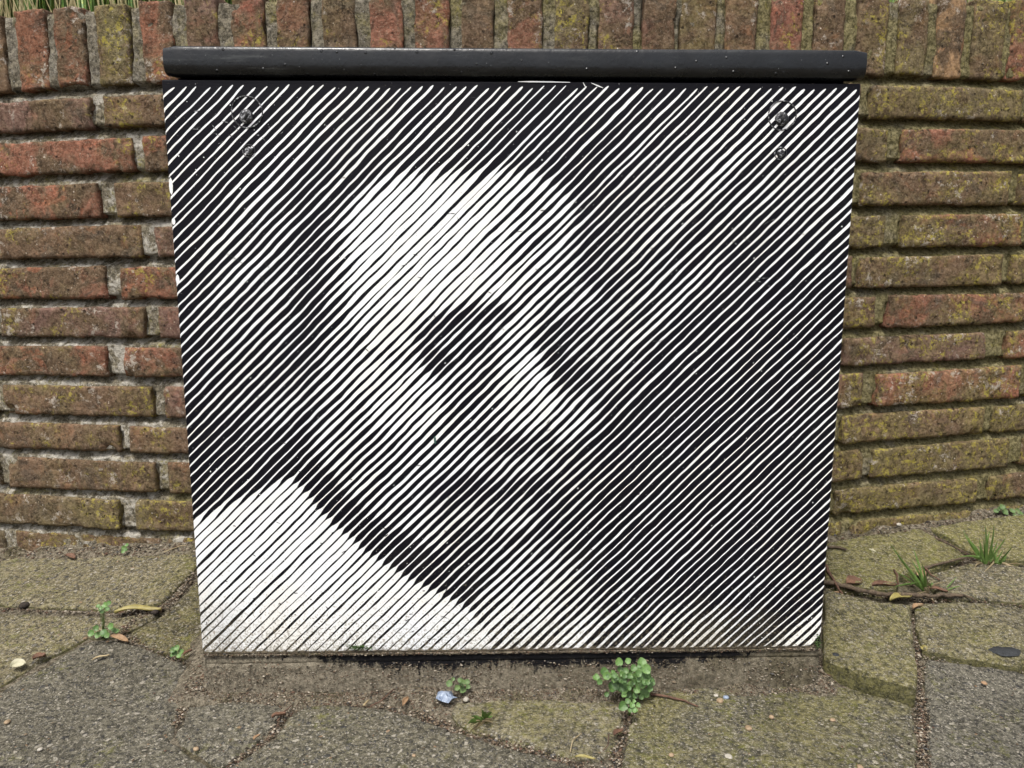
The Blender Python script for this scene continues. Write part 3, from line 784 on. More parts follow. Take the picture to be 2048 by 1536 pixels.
def lay(P, v, s, amt=1.0):
    global T_
    m_ = blur(poly_mask(P), s) * amt; T_ = T_ * (1 - m_) + v * m_
lay([(560, 160), (1010, 160), (1000, 335), (800, 340), (600, 420), (520, 380)], .34, 40)
lay([(330, 160), (560, 160), (430, 380), (330, 340)], .26, 30)
lay([(1180, 160), (1740, 160), (1740, 420), (1480, 520), (1200, 330)], .33, 45)
lay([(1480, 180), (1740, 180), (1720, 480), (1560, 440), (1440, 330)], .38, 40)
lay([(1380, 240), (1560, 250), (1420, 440), (1280, 560), (1230, 600), (1220, 520)], .42, 35)
lay([(400, 470), (620, 380), (690, 440), (640, 620), (560, 740), (430, 760)], .42, 35)
lay([(420, 700), (560, 720), (600, 820), (520, 880), (400, 850)], .38, 25)
lay([(600, 400), (660, 430), (660, 560), (640, 700), (640, 820), (600, 840), (596, 700), (615, 560)], .28, 12)
lay([(400, 860), (560, 820), (600, 900), (540, 960), (400, 1010)], .25, 20)
# hair falling on the left
lay([(455, 350), (560, 330), (590, 420), (560, 520), (480, 500), (440, 430)], .40, 22)
lay([(560, 340), (650, 400), (650, 560), (655, 640), (610, 650), (575, 560), (590, 440)], .25, 14)
lay([(480, 760), (580, 740), (600, 820), (540, 860), (470, 850)], .40, 18)
lay([(400, 860), (470, 850), (590, 880), (560, 950), (400, 1000)], .23, 14)
# face
lay([(655, 520), (683, 443), (740, 384), (1004, 343), (1110, 375), (1150, 420), (1150, 560), (1130, 660), (1120, 720), (1140, 800), (1110, 900), (1010, 960), (960, 1040), (900, 1120),
     (860, 1150), (760, 1070), (680, 990), (640, 930), (622, 860), (645, 760), (655, 640)], .50, 13)
lay([(683, 446), (699, 423), (738, 384), (773, 353), (820, 345), (900, 351), (1004, 342), (1053, 347), (1086, 357), (1110, 375), (1138, 400), (1120, 450), (1080, 540), (1040, 600), (1000, 600),
     (900, 610), (850, 640), (820, 690), (740, 700), (695, 640), (688, 520)], .70, 10)
lay([(716, 410), (800, 354), (930, 354), (985, 440), (960, 590), (860, 620), (750, 620), (712, 500)], .80, 14)
lay([(1040, 372), (1110, 385), (1140, 410), (1130, 480), (1090, 600), (1040, 600), (1020, 480)], .55, 16)
lay([(655, 650), (715, 660), (730, 800), (700, 850), (640, 800)], .50, 14)
lay([(720, 720), (830, 722), (890, 765), (880, 850), (780, 880), (720, 820)], .68, 16)          # cheek
lay([(820, 668), (870, 632), (930, 612), (1000, 600), (1022, 614), (1016, 640), (960, 652), (900, 672), (850, 690)], .27, 8)   # brow
lay([(836, 690), (900, 668), (985, 656), (1000, 690), (960, 722), (900, 742), (866, 744)], .40, 7)
lay([(838, 696), (876, 690), (900, 706), (908, 736), (880, 752), (848, 738)], .24, 5)           # eye
lay([(920, 684), (985, 668), (990, 690), (945, 712)], .26, 5)
lay([(890, 760), (990, 700), (1000, 740), (985, 820), (940, 880), (900, 860)], .42, 10)         # side of the nose
lay([(1000, 690), (1030, 620), (1060, 604), (1092, 640), (1082, 690), (1100, 740), (1118, 790), (1100, 840), (1050, 868), (1016, 850), (1006, 780)], .64, 11)
lay([(1060, 720), (1100, 760), (1112, 800), (1090, 840), (1064, 800)], .74, 8)  # ridge and tip of the nose
lay([(1062, 690), (1090, 640), (1160, 625), (1200, 660), (1170, 730), (1128, 770), (1106, 748), (1084, 708)], .25, 9)
lay([(1120, 690), (1150, 672), (1176, 690), (1150, 720)], .40, 6)      # far eye
lay([(1100, 600), (1150, 560), (1200, 580), (1180, 620), (1110, 630)], .48, 10)
lay([(1150, 650), (1240, 600), (1340, 540), (1440, 500), (1460, 560), (1340, 660), (1250, 760), (1180, 800), (1180, 740)], .42, 18)
lay([(1110, 800), (1180, 780), (1200, 830), (1150, 880), (1110, 890), (1090, 860)], .55, 9)     # far cheek
lay([(960, 858), (1010, 868), (1060, 872), (1112, 858), (1112, 900), (1040, 918), (975, 905)], .26, 6)      # under the nose
lay([(900, 880), (960, 900), (1040, 922), (1110, 905), (1130, 940), (1040, 958), (940, 950), (890, 930)], .46, 8)
lay([(850, 970), (920, 945), (1000, 960), (1080, 950), (1124, 975), (1112, 1010), (1040, 1012), (968, 1000), (900, 1026), (850, 1030), (838, 1014)], .24, 9)
lay([(940, 1000), (1040, 992), (1085, 1002), (1040, 1022), (960, 1024)], .38, 7)
lay([(850, 1010), (900, 1015), (930, 1060), (980, 1090), (920, 1110), (870, 1060)], .32, 12)   # moustache
lay([(930, 1024), (1040, 1022), (1090, 1030), (1070, 1062), (980, 1070), (945, 1052)], .46, 9)   # lower lip and chin
lay([(930, 1075), (1070, 1070), (1060, 1095), (960, 1100)], .30, 8)
lay([(640, 860), (760, 880), (850, 900), (860, 1000), (900, 1070), (880, 1110), (800, 1070), (700, 990)], .46, 16)
lay([(1120, 900), (1190, 890), (1200, 1060), (1120, 1080)], .32, 16)
# neck and chest
lay([(1000, 1100), (1130, 1090), (1190, 1180), (1200, 1300), (940, 1300), (940, 1190)], .47, 18)
lay([(950, 1190), (1080, 1160), (1170, 1240), (1180, 1300), (940, 1300)], .58, 16)
lay([(575, 890), (640, 925), (720, 1015), (800, 1062), (900, 1122), (960, 1170), (940, 1215), (850, 1176), (750, 1115), (690, 1065), (620, 995), (585, 950)], .24, 8)
# white collar
lay([(370, 1045), (440, 1018), (483, 998), (526, 978), (558, 962), (585, 955), (604, 972), (633, 1010), (660, 1038), (695, 1069), (724, 1094), (765, 1121), (800, 1144), (847, 1170), (888, 1189),
     (925, 1208), (945, 1225), (962, 1253), (977, 1269), (985, 1310), (370, 1320)], .80, 4)
# foot of the panel
lay([(1300, 1220), (1470, 1210), (1440, 1310), (1280, 1310)], .46, 18)
lay([(1550, 1280), (1660, 1200), (1660, 1310), (1550, 1310)], .58, 10)
lay([(1180, 1240), (1300, 1240), (1300, 1310), (1180, 1310)], .38, 14)
def tone(px, py):
    fx = (px - GX) / GS - .5; fy = (py - GY) / GS - .5
    fx = min(max(fx, 0), gw - 1.001); fy = min(max(fy, 0), ghh - 1.001)
    i, j = int(fx), int(fy); a, b = fx - i, fy - j
    return (T_[j, i] * (1 - a) + T_[j, i + 1] * a) * (1 - b) + (T_[j + 1, i] * (1 - a) + T_[j + 1, i + 1] * a) * b
Rt = R.T
def to_px(x, z, y=0.0):
    q = Rt @ (np.array([x, y, z]) - CAM); return 1024 - F * q[0] / q[2], 768 + F * q[1] / q[2]

def build_lines():
    V, Fc = [], []
    for k in range(1, 117):
        A, B_ = ends[k]; An, Bn = ends[max(1, k - 1)]; Ap, Bp = ends[min(116, k + 1)]
        d = B_ - A; Ln = float(np.hypot(*d)); d = d / Ln; nrm = np.array([d[1], -d[0]])      # towards lower right when walking down-left
        if nrm[0] < 0: nrm = -nrm
        ns = max(6, int(Ln / .0034)); ext = .007 if k > 55 or True else 0
        sA = abs((Ap - An) @ nrm) / (2 if 1 < k < 116 else 1); sB = abs((Bp - Bn) @ nrm) / (2 if 1 < k < 116 else 1)
        seedl = k * 13.37; base = len(V); fat = 1 + .14 * random.uniform(-1, 1)
        rows = 0
        t0 = -ext / Ln if k > 63 else 0
        t1 = 1 + ext * 1.6 / Ln
        for i in range(ns + 1):
            t = t0 + (t1 - t0) * i / ns; q = A + d * Ln * t
            sp = sA * (1 - t) + sB * t
            # long waves shared by neighbours, small tremor of the hand per stroke
            off = .0018 * math.sin(math.pi * min(max(t, 0), 1)) * nz(q[0], 2.0, q[1], 8) + .0006 * nz(q[0], 6.0, q[1], 21) + .0008 * nz(Ln * t, seedl, 0, 28) + .0004 * nz(Ln * t, seedl, 5, 80)
            px, py = to_px(q[0], q[1])
            du = tone(px, py)
            du *= .84 + .10 * min(max((du - .3) / .5, 0), 1)
            du *= 1 + (.34 if px > 1080 and py < 900 else .20) * nz(Ln * t, seedl, 11, 6.5)
            a = nz(Ln * t, seedl, 1, 18) * .14 + nz(Ln * t, seedl, 2, 55) * .12 + nz(Ln * t, seedl, 8, 170) * .04
            b = nz(Ln * t, seedl, 3, 18) * .14 + nz(Ln * t, seedl, 4, 55) * .12 + nz(Ln * t, seedl, 9, 170) * .04
            f1 = fat if du < .6 else 1 + (fat - 1) * .25
            ha = sp * .5 * min(max(du * f1 + (a + .06 * nz(Ln * t, seedl, 6, 9)) * (.75 if du < .6 else .42), .10), .90 if du < .75 else .925)
            hb = sp * .5 * min(max(du * f1 + (b + .06 * nz(Ln * t, seedl, 6, 9)) * (.75 if du < .6 else .42), .10), .90 if du < .75 else .925)
            e0 = (t - t0) * Ln
            if k <= 63 and e0 < .003: ha *= .45 + .55 * (e0 / .003) ** .5; hb *= .45 + .55 * (e0 / .003) ** .5
            c = q + nrm * off
            p1 = c - nrm * ha; p2 = c + nrm * hb
            z_off = -.00030 - (.00006 if k % 2 else 0)
            for p in (p1, p2):
                x = min(max(p[0], PX0 + (.0008 if k < 200 else 0)), PX1 - .0008); z = min(max(p[1], PZ0 + .0035 + .0015 * nz(p[0], 0, 0, 90)), PZ1 - .004)
                V.append((x, z_off, z))
            rows += 1
        for i in range(rows - 1):
            Fc.append((base + 2 * i, base + 2 * i + 1, base + 2 * i + 3, base + 2 * i + 2))
    # drips, spatters and touched-in thick lines
    for _ in range(260):
        x, z = random.uniform(-.39, .39), random.uniform(.07, .74); r_ = random.choice((.0003, .0004, .0006, .0008)); b0 = len(V); nn = 6
        for q in range(nn): V.append((x + r_ * math.cos(q * 1.047) * random.uniform(.6, 1.3), -.00045, z + r_ * math.sin(q * 1.047) * random.uniform(.6, 1.3)))
        Fc.append(tuple(range(b0, b0 + nn)))
    # paint caught on the left edge of the door
    for zz, hh in ((.640, .010), (.533, .006), (.60, .004)):
        b0 = len(V)
        for q in range(8): V.append((-.3975 + .0022 * math.cos(q * .785), -.0006, zz + hh * math.sin(q * .785)))
        Fc.append(tuple(range(b0, b0 + 8)))
    ob = mesh_obj('painted_lines', V, Fc, MAT['white'], cab, smooth=False)
    me = ob.data; bmx = bmesh.new(); bmx.from_mesh(me)
    for f in bmx.faces:
        if f.normal.y > 0: f.normal_flip()
    bmx.to_mesh(me); bmx.free()
    return ob
build_lines()

def torus_data(c, R_, r_, ns=40, nt_=8, wob=.0):
    V, Fc = [], []
    for i in range(ns):
        a = 2 * math.pi * i / ns; rr = R_ * (1 + wob * math.sin(3 * a + 1)); 
        for k in range(nt_):
            b = 2 * math.pi * k / nt_
            V.append((c[0] + (rr + r_ * math.cos(b)) * math.cos(a), c[1] + r_ * .9 * math.sin(b), c[2] + (rr + r_ * math.cos(b)) * math.sin(a)))
    for i in range(ns):
        for k in range(nt_):
            i2, k2 = (i + 1) % ns, (k + 1) % nt_
            Fc.append((i * nt_ + k, i * nt_ + k2, i2 * nt_ + k2, i2 * nt_ + k))
    return V, Fc
def disc_data(c, R_, h, ns=28, slot=None):
    V = [(c[0], c[1] - h, c[2])]; Fc = []
    for rr, yy in ((R_ * .55, -h), (R_ * .9, -h * .95), (R_, -h * .5), (R_ * 1.03, 0)):
        for i in range(ns): V.append((c[0] + rr * math.cos(2 * math.pi * i / ns), c[1] + yy, c[2] + rr * math.sin(2 * math.pi * i / ns)))
    for i in range(ns): Fc.append((0, 1 + i, 1 + (i + 1) % ns))
    for j in range(3):
        for i in range(ns):
            i2 = (i + 1) % ns; Fc.append((1 + j * ns + i, 1 + (j + 1) * ns + i, 1 + (j + 1) * ns + i2, 1 + j * ns + i2))
    return V, Fc
for (cx, cy, R1, kx, ky, bx, by, wh) in ((494, 224, 30, 493, 233, 498, 302, 1), (1564, 231, 28, 1563, 238, 1561, 307, 0)):
    c = on_panel(cx, cy); k_ = on_panel(kx, ky); b_ = on_panel(bx, by)
    lock = mesh_obj('lock', *torus_data((c[0], -.0004, c[2]), R1 / F * .89, .00075, wob=.015), MAT['worn'], cab)
    if wh: lock['label'] = 'round painted-over lock with bright rim'
    mesh_obj('lock_cylinder', *disc_data((k_[0], 0, k_[2]), .0078, .0026), MAT['worn'], lock)
    V, Fc = tube_data([(k_[0] - .001, -.0030, k_[2] - .0045), (k_[0] + .0005, -.0032, k_[2]), (k_[0] + .0012, -.0030, k_[2] + .0045)], [.0012, .0017, .0012], 7)
    mesh_obj('keyhole', V, Fc, MAT['keyhole'], lock)
    bolt = mesh_obj('bolt', *torus_data((b_[0], -.0003, b_[2]), .0070, .0006, 28), MAT['worn'], cab)
    mesh_obj('bolt_head', *disc_data((b_[0], 0, b_[2]), .0046, .0022, 20), MAT['worn'], bolt)
def scratch_set(name, lines, mat, w0, yo):
    V, Fc = [], []
    for pts in lines:
        P = [on_panel(*p) for p in pts]; b0 = len(V)
        for i, p in enumerate(P):
            d = (P[min(i + 1, len(P) - 1)] - P[max(i - 1, 0)]); d = d / np.linalg.norm(d); ww = w0 * (.4 if i in (0, len(P) - 1) else 1) * random.uniform(.7, 1.2)
            V.append((p[0] - d[2] * ww, yo, p[2] + d[0] * ww)); V.append((p[0] + d[2] * ww, yo, p[2] - d[0] * ww))
        for i in range(len(P) - 1): Fc.append((b0 + 2 * i, b0 + 2 * i + 1, b0 + 2 * i + 3, b0 + 2 * i + 2))
    return mesh_obj(name, V, Fc, mat, cab, smooth=False)
def rnd_sc(n_, x0, x1, y0, y1, L):
    out = []
    for _ in range(n_):
        x, y = random.uniform(x0, x1), random.uniform(y0, y1); a = random.gauss(.15, .5); l = random.uniform(.4, 1) * L; c = random.uniform(-.3, .3)
        out.append([(x + l * t * math.cos(a + c * t), y + l * t * math.sin(a + c * t)) for t in (0, .33, .66, 1)])
    return out
scratch_set('dark_scratch', [[(450, 505), (462, 512), (476, 521), (492, 531)], [(519, 550), (526, 560), (534, 572)], [(1138, 584), (1152, 587)], [(1090, 598), (1102, 602)]] + rnd_sc(26, 440, 1400, 350, 1240, 16) + rnd_sc(30, 410, 900, 900, 1270, 10), MAT['keyhole'], .00055, -.00055)['kind'] = 'stuff'
scratch_set('pale_scratch', rnd_sc(10, 380, 480, 215, 300, 22) + rnd_sc(16, 500, 1660, 200, 1200, 18) + rnd_sc(6, 1440, 1640, 420, 560, 30) + [[(1500, 1176), (1499, 1200), (1501, 1222)], [(1502, 1176), (1540, 1174), (1585, 1175)], [(1303, 682), (1316, 683), (1328, 680)]] + rnd_sc(5, 500, 560, 268, 284, 14), MAT['worn'], .00045, -.00050)['kind'] = 'stuff'
scratch_set('paint_smear', [[(1036, 163.5), (1060, 163.6), (1100, 164), (1140, 165)], [(1166, 165), (1169, 171), (1172, 176)], [(1182, 166), (1196, 172), (1206, 176)]], MAT['white'], .0006, -.0008)
# chipped green patch where old paint shows
p = on_panel(870, 880)
V = [(p[0] + .004 * math.cos(a) * random.uniform(.5, 1) * .6, -.0005, p[2] + .006 * math.sin(a) * random.uniform(.6, 1)) for a in np.linspace(0, 6.28, 10)[:-1]]
mesh_obj('paint_chip', V, [tuple(range(9))[::-1]], simple('old_green_paint', (.03, .10, .08), (.05, .15, .12), 200, .5), cab)['label'] = 'small chip of old green paint'

# ================================================================== LOOSE GRIT
def grit(name, spots, label):
    ico = [Vector(v) for v in ((0, 0, 1), (.9, 0, .2), (.28, .85, .2), (-.72, .52, .2), (-.72, -.52, .2), (.28, -.85, .2), (0, 0, -1))]
    fcs = [(0, 1, 2), (0, 2, 3), (0, 3, 4), (0, 4, 5), (0, 5, 1), (6, 2, 1), (6, 3, 2), (6, 4, 3), (6, 5, 4), (6, 1, 5)]
    V = []; Fc = []; C = []
    for (x, y, z, r_, col) in spots:
        b = len(V); a = random.uniform(0, 6.28); ca, sa = math.cos(a), math.sin(a); sx, sy, sz = r_ * random.uniform(.7, 1.5), r_ * random.uniform(.6, 1.1), r_ * random.uniform(.35, .8)
        for v in ico:
            q = (v.x * sx * random.uniform(.8, 1.2), v.y * sy * random.uniform(.8, 1.2), v.z * sz)
            V.append((x + q[0] * ca - q[1] * sa, y + q[0] * sa + q[1] * ca, z + q[2])); C.append((*col, 1))
        Fc += [(i + b, j + b, k + b) for i, j, k in fcs]
    o = mesh_obj(name, V, Fc, MAT['grit'], None, smooth=False)
    at = o.data.color_attributes.new('tint', 'FLOAT_COLOR', 'POINT'); at.data.foreach_set('color', np.array(C, dtype=np.float32).ravel())
    return tag(o, label, 'grit', kind='stuff')
def surf_z(x, y): return max(ground_height(x, y), float(ground_z(x, y)) - .002)
GC = [(.05, .035, .022), (.12, .085, .055), (.12, .085, .055), (.20, .155, .105), (.20, .155, .105), (.28, .235, .175), (.13, .075, .05), (.09, .085, .08), (.40, .35, .28), (.03, .022, .015), (.03, .022, .015)]
spots = []
for _ in range(9000):                       # swept against the plinth
    x = random.uniform(-.45, .45); y = -.004 - abs(random.gauss(0, .020)); 
    if random.random() < .15: y -= abs(random.gauss(0, .02))
    spots.append((x, y, ground_height(x, y) + .0005, abs(random.gauss(0, .0006)) + .0004, random.choice(GC)))
for _ in range(2200):                       # at both flanks
    sx = random.choice((-1, 1)); x = sx * (.402 + abs(random.gauss(0, .012))); y = random.uniform(-.01, .3)
    spots.append((x, y, surf_z(x, y) + .0008, abs(random.gauss(0, .0009)) + .0006, random.choice(GC)))
for _ in range(6500):                       # along the wall foot
    x = random.uniform(-1.2, 1.2)
    if abs(x) < .35: continue
    y = wall_y(x) - .006 - abs(random.gauss(0, .022))
    spots.append((x, y, surf_z(x, y) + .0008, abs(random.gauss(0, .0011)) + .0006, random.choice(GC)))
def seam(pts, n_, wd, r0=.0008):
    P = [on_ground(*p) for p in pts]
    for _ in range(n_):
        i = random.randrange(len(P) - 1); t = random.random(); q = P[i] * (1 - t) + P[i + 1] * t
        x, y = q[0] + random.gauss(0, wd), q[1] + random.gauss(0, wd)
        spots.append((x, y, float(ground_z(x, y)) - .0025 + random.uniform(-.002, .002), abs(random.gauss(0, r0)) + .0006, random.choice(GC)))
seam([(390, 1140), (365, 1175), (330, 1210), (270, 1235), (240, 1270), (300, 1298), (385, 1330)], 1500, .004)
seam([(0, 1216), (235, 1225), (330, 1212)], 700, .003)
seam([(385, 1330), (370, 1395), (355, 1445)], 600, .003)
seam([(575, 1420), (540, 1472), (445, 1540)], 500, .003)
seam([(640, 1400), (850, 1430), (910, 1460), (1060, 1500), (1200, 1540)], 1600, .005)
seam([(1260, 1390), (1255, 1450), (1235, 1500), (1230, 1540)], 700, .004)
seam([(1840, 1390), (1845, 1460), (1850, 1560)], 1200, .004)
seam([(1830, 1210), (1835, 1300), (1842, 1390)], 700, .003)
seam([(1840, 1055), (1890, 1080), (1940, 1110)], 500, .003)
seam([(1650, 1170), (1760, 1185), (1830, 1195), (1940, 1196), (2048, 1208)], 1300, .004)
seam([(1820, 1165), (1880, 1130), (1945, 1112), (2048, 1128)], 900, .004)
seam([(1845, 1308), (1950, 1323), (2048, 1338)], 400, .003)
for _ in range(5200):                       # crumbs stuck on the face of the concrete foot and the ledge above it
    x = random.uniform(-.40, .40); z = random.uniform(.0, .043) ** 1.0
    if random.random() < (z / .043) ** 2 * .6: continue
    spots.append((x, -.0012 + random.uniform(-.0008, .0008), z, abs(random.gauss(0, .0006)) + .0004, random.choice(GC + [(.30, .26, .20)] * 3)))
for _ in range(3800):
    x = random.uniform(-.40, .40)
    spots.append((x, -.0010 + random.uniform(-.0012, .002), .0545 + random.uniform(-.0022, .0016), abs(random.gauss(0, .0005)) + .0003, random.choice(GC)))
grit('grit', spots, 'loose sand, soil crumbs and tiny stones in the joints and along the cabinet foot')
spots = []
for _ in range(1500):
    px, py = random.uniform(-60, 2100), random.uniform(1100, 1536)
    if 395 < px < 1650 and py < 1400: continue
    q = on_ground(px, py)
    spots.append((q[0], q[1], float(ground_z(q[0], q[1])) + .0015, abs(random.gauss(0, .0006)) + .0004, random.choice(GC[2:])))
grit('scattered_grit', spots, 'tiny pale and rusty stone crumbs scattered over the slabs')

# ================================================================== PLANTS
def round_leaf(r_, cup=.25, notch=.25, nr=4, ns=18):
    V = [(0, 0, 0)]; Fc = []
    ph = random.uniform(0, 6)
    for j in range(1, nr + 1):
        for i in range(ns):
            a = 2 * math.pi * i / ns; rr = r_ * j / nr
            nt_ = 1 - notch * math.exp(-((min(a, 2 * math.pi - a)) / .35) ** 2) * (j / nr)
            rr *= nt_ * (1 + .06 * math.sin(3 * a + ph) + .03 * math.sin(5 * a))
            V.append((rr * math.cos(a), rr * math.sin(a) * .94, cup * r_ * (j / nr) ** 2 + .05 * r_ * math.sin(2 * a + ph) * j / nr - .12 * r_ * math.exp(-(math.sin(a) / .2) ** 2) * (j / nr)))
    for i in range(ns): Fc.append((0, 1 + i, 1 + (i + 1) % ns))
    for j in range(nr - 1):
        for i in range(ns):
            i2 = (i + 1) % ns; Fc.append((1 + j * ns + i, 1 + (j + 1) * ns + i, 1 + (j + 1) * ns + i2, 1 + j * ns + i2))
    return V, Fc
def place(V, loc, rot):
    Mx = Matrix.Translation(loc) @ rot.to_4x4(); return [Mx @ Vector(v) for v in V]
def weed(px, py, leaves, label, mat='leaf', rpx=8, name='weed', base=None):
    """leaves: (px, py, r_px, lift) seen from the front; stems run back to the root"""
    g = on_ground(px, py) if base is None else np.array(base); g[2] = surf_z(g[0], g[1])
    root = empty(name, tuple(g)); tag(root, label, 'weed')
    st = []
    for (lx, ly, lr, lift) in leaves:
        r = ray(lx, ly); t = (g[1] - CAM[1] - .012 + random.uniform(-.012, .006) - lift * .3) / r[1]
        q = CAM + r * t; q[2] = max(q[2], surf_z(q[0], q[1]) + .002)
        rr = lr / F * t
        V, Fc = round_leaf(rr)
        rot = Matrix.Rotation(random.uniform(0, 6.28), 3, 'Z')
        tl = Matrix.Rotation(math.radians(random.uniform(38, 66)), 3, 'X') @ Matrix.Rotation(math.radians(random.uniform(-14, 14)), 3, 'Y')
        V = place(V, Vector(q - g), tl @ rot)
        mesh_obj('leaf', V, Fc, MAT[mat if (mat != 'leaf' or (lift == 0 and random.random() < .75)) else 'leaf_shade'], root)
        a = Vector((random.uniform(-.002, .002), random.uniform(-.001, .002), -.002)); b = Vector(q - g); mid_ = a.lerp(b, .5) + Vector((0, 0, .25 * (b - a).length))
        st.append(tube_data([a, a.lerp(mid_, .6), mid_, b], [.0004, .0004, .0003, .0003], 5))
    V, Fc = merge(st); mesh_obj('stems', V, Fc, MAT['stem' if mat == 'leaf_dull' else 'grass'], root)
    return root
for _q in range(26): pass
main = [(1238, 1324, 9), (1256, 1322, 7), (1268, 1336, 8), (1284, 1326, 11), (1292, 1338, 11), (1208, 1344, 10), (1214, 1352, 9), (1192, 1355, 8), (1240, 1339, 7), (1252, 1341, 7), (1226, 1344, 5),
        (1218, 1352, 7), (1232, 1353, 6), (1262, 1344, 6), (1276, 1347, 7), (1226, 1374, 12), (1228, 1360, 7), (1240, 1360, 7), (1254, 1352, 7), (1270, 1357, 11), (1290, 1354, 13), (1299, 1364, 12), (1246, 1377, 13),
        (1262, 1368, 7), (1258, 1376, 6), (1276, 1368, 9), (1274, 1380, 8), (1290, 1386, 11), (1270, 1391, 7), (1256, 1388, 8), (1262, 1394, 5), (1250, 1366, 6), (1284, 1370, 8), (1300, 1378, 7), (1244, 1348, 6),
        (1234, 1367, 6), (1280, 1338, 6), (1296, 1350, 7), (1248, 1390, 6), (1282, 1394, 6)]
_dk = [(1248 + random.gauss(0, 24), 1362 + random.gauss(0, 15), random.uniform(4, 7)) for _ in range(22)]
weed(1252, 1392, [(a, b, c * .92, 0) for a, b, c in main] + [(a, b, c, .03) for a, b, c in _dk], 'bright green clump of small round leaves at the foot of the cabinet, the largest weed')
weed(1258, 1428, [(1246, 1412, 10, 0), (1256, 1402, 6, 0), (1264, 1410, 6, 0), (1270, 1420, 6, 0), (1260, 1420, 5, 0), (1276, 1410, 5, 0), (1268, 1402, 4, 0)], 'small tuft of round green leaves just below the largest weed')
weed(918, 1382, [(899, 1367, 7, 0), (915, 1375, 6, 0), (926, 1380, 7, 0), (925, 1366, 7, 0), (934, 1364, 6, 0), (912, 1378, 4, 0), (920, 1360, 5, 0), (906, 1358, 4, 0), (936, 1374, 5, 0)], 'small green weed above the blue plastic scrap', mat='leaf_dull')
weed(205, 1272, [(183, 1266, 7, 0), (196, 1270, 7, 0), (208, 1266, 8, 0), (222, 1252, 7, 0), (192, 1256, 6, 0), (234, 1262, 5, 0), (228, 1260, 5, 0), (214, 1270, 6, 0), (202, 1217, 5, 0), (210, 1210, 6, 0), (218, 1206, 5, 0), (214, 1218, 5, 0), (204, 1224, 4, 0), (196, 1212, 4, 0)],
     'green seedling with round lower leaves in the joint beside the yellow leaf')
weed(355, 1314, [(346, 1300, 6, 0), (354, 1296, 6, 0), (350, 1306, 6, 0), (362, 1304, 6, 0), (358, 1312, 5, 0), (344, 1310, 4, 0)], 'tiny round-leaved weed by the lower left corner of the cabinet')
weed(250, 1102, [(248, 1096, 5, 0), (254, 1090, 4, 0), (246, 1103, 4, 0), (252, 1100, 4, 0)], 'two-leaved green seedling at the foot of the left wall')
weed(2012, 1030, [(1992, 1022, 5, 0), (2004, 1014, 6, 0), (2010, 1024, 7, 0), (2024, 1022, 6, 0), (2034, 1024, 7, 0), (2030, 1032, 5, 0), (1998, 1018, 4, 0), (2042, 1028, 5, 0)], 'dusty green weed at the foot of the right wall', mat='leaf_dull')
weed(732, 1300, [], 'x') if False else None
def blade_data(p0, p1, bend, w_, n_=9):
    p0, p1, bend = Vector(p0), Vector(p1), Vector(bend); V = []; Fc = []
    side = (p1 - p0).cross(Vector((0, 1, 0))).normalized()
    for i in range(n_ + 1):
        t = i / n_; p = p0.lerp(p1, t) + bend * (4 * t * (1 - t)) * .5; ww = w_ * (1 - t ** 2.2) * .5 + .00008
        V += [p - side * ww, p + Vector((0, -ww * .5, 0)), p + side * ww]
    for i in range(n_):
        for k in range(2): Fc.append((i * 3 + k, i * 3 + k + 1, i * 3 + k + 4, i * 3 + k + 3))
    return V, Fc
def tuft(px, py, blades, label, dry=()):
    g = on_ground(px, py); root = empty('grass_tuft', tuple(g)); tag(root, label, 'grass tuft')
    blades = list(blades); dry = list(dry)
    for _ in range(len(blades)):
        q = random.choice(blades[:12]); blades.append((q[0] + random.uniform(-5, 5), q[1], q[0] + (q[2] - q[0]) * random.uniform(.4, .9) + random.uniform(-9, 9), q[1] + (q[3] - q[1]) * random.uniform(.35, .85), q[4] + random.uniform(-.4, .4), q[5] * .8))
    for _ in range(6): dry.append((px + random.uniform(-8, 8), py + 2, px + random.uniform(-26, 26), py + random.uniform(-14, 22), random.uniform(-.8, .8), 3))
    for group, mt in ((blades, 'grass'), (dry, 'straw')):
        for (bx, by, tx, ty, cv, wd) in group:
            a = ray(bx, by); a = CAM + a * ((g[1] + random.uniform(-.004, .004) - CAM[1]) / a[1]); a[2] = max(a[2], surf_z(a[0], a[1]) - .002)
            b = ray(tx, ty); dep = g[1] + random.uniform(-.03, .012)
            b = CAM + b * ((dep - CAM[1]) / b[1])
            if b[2] < surf_z(b[0], b[1]) + .001:
                q = on_ground(tx, ty, .002); b = q
            V, Fc = blade_data(Vector(a - g), Vector(b - g), (cv * .012, 0, abs(cv) * .008 + .003), wd / F * 1.3)
            mesh_obj('grass_blade', V, Fc, MAT[mt], root)
    return root
tuft(1968, 1130, [(1968, 1128, 1932, 1068, -.6, 5), (1966, 1126, 1944, 1088, -.3, 5), (1972, 1126, 1970, 1048, .2, 5), (1974, 1128, 1988, 1048, .4, 5), (1970, 1124, 1980, 1060, -.3, 6), (1976, 1124, 2012, 1074, .6, 4),
                  (1966, 1124, 1950, 1100, -.4, 4), (1996, 1128, 2024, 1094, .4, 5), (1998, 1128, 2014, 1112, .4, 4), (1992, 1126, 1978, 1094, .2, 4), (1970, 1126, 1958, 1076, -.2, 4), (1964, 1120, 1908, 1116, .9, 4),
                  (1968, 1128, 1974, 1070, 0, 5), (1974, 1128, 1996, 1080, .3, 4), (1990, 1126, 2006, 1100, .3, 4), (1966, 1128, 1938, 1080, .4, 4), (1962, 1122, 1926, 1058, -1.0, 2)],
     'larger green grass tuft in the slab joint near the right edge',
     dry=[(1966, 1126, 1950, 1148, -1.0, 4), (1988, 1124, 1962, 1150, .8, 5), (2000, 1126, 2022, 1142, .6, 4), (2004, 1128, 2046, 1152, .5, 4), (2010, 1130, 2048, 1129, .2, 3), (2002, 1130, 2014, 1156, .3, 3)])
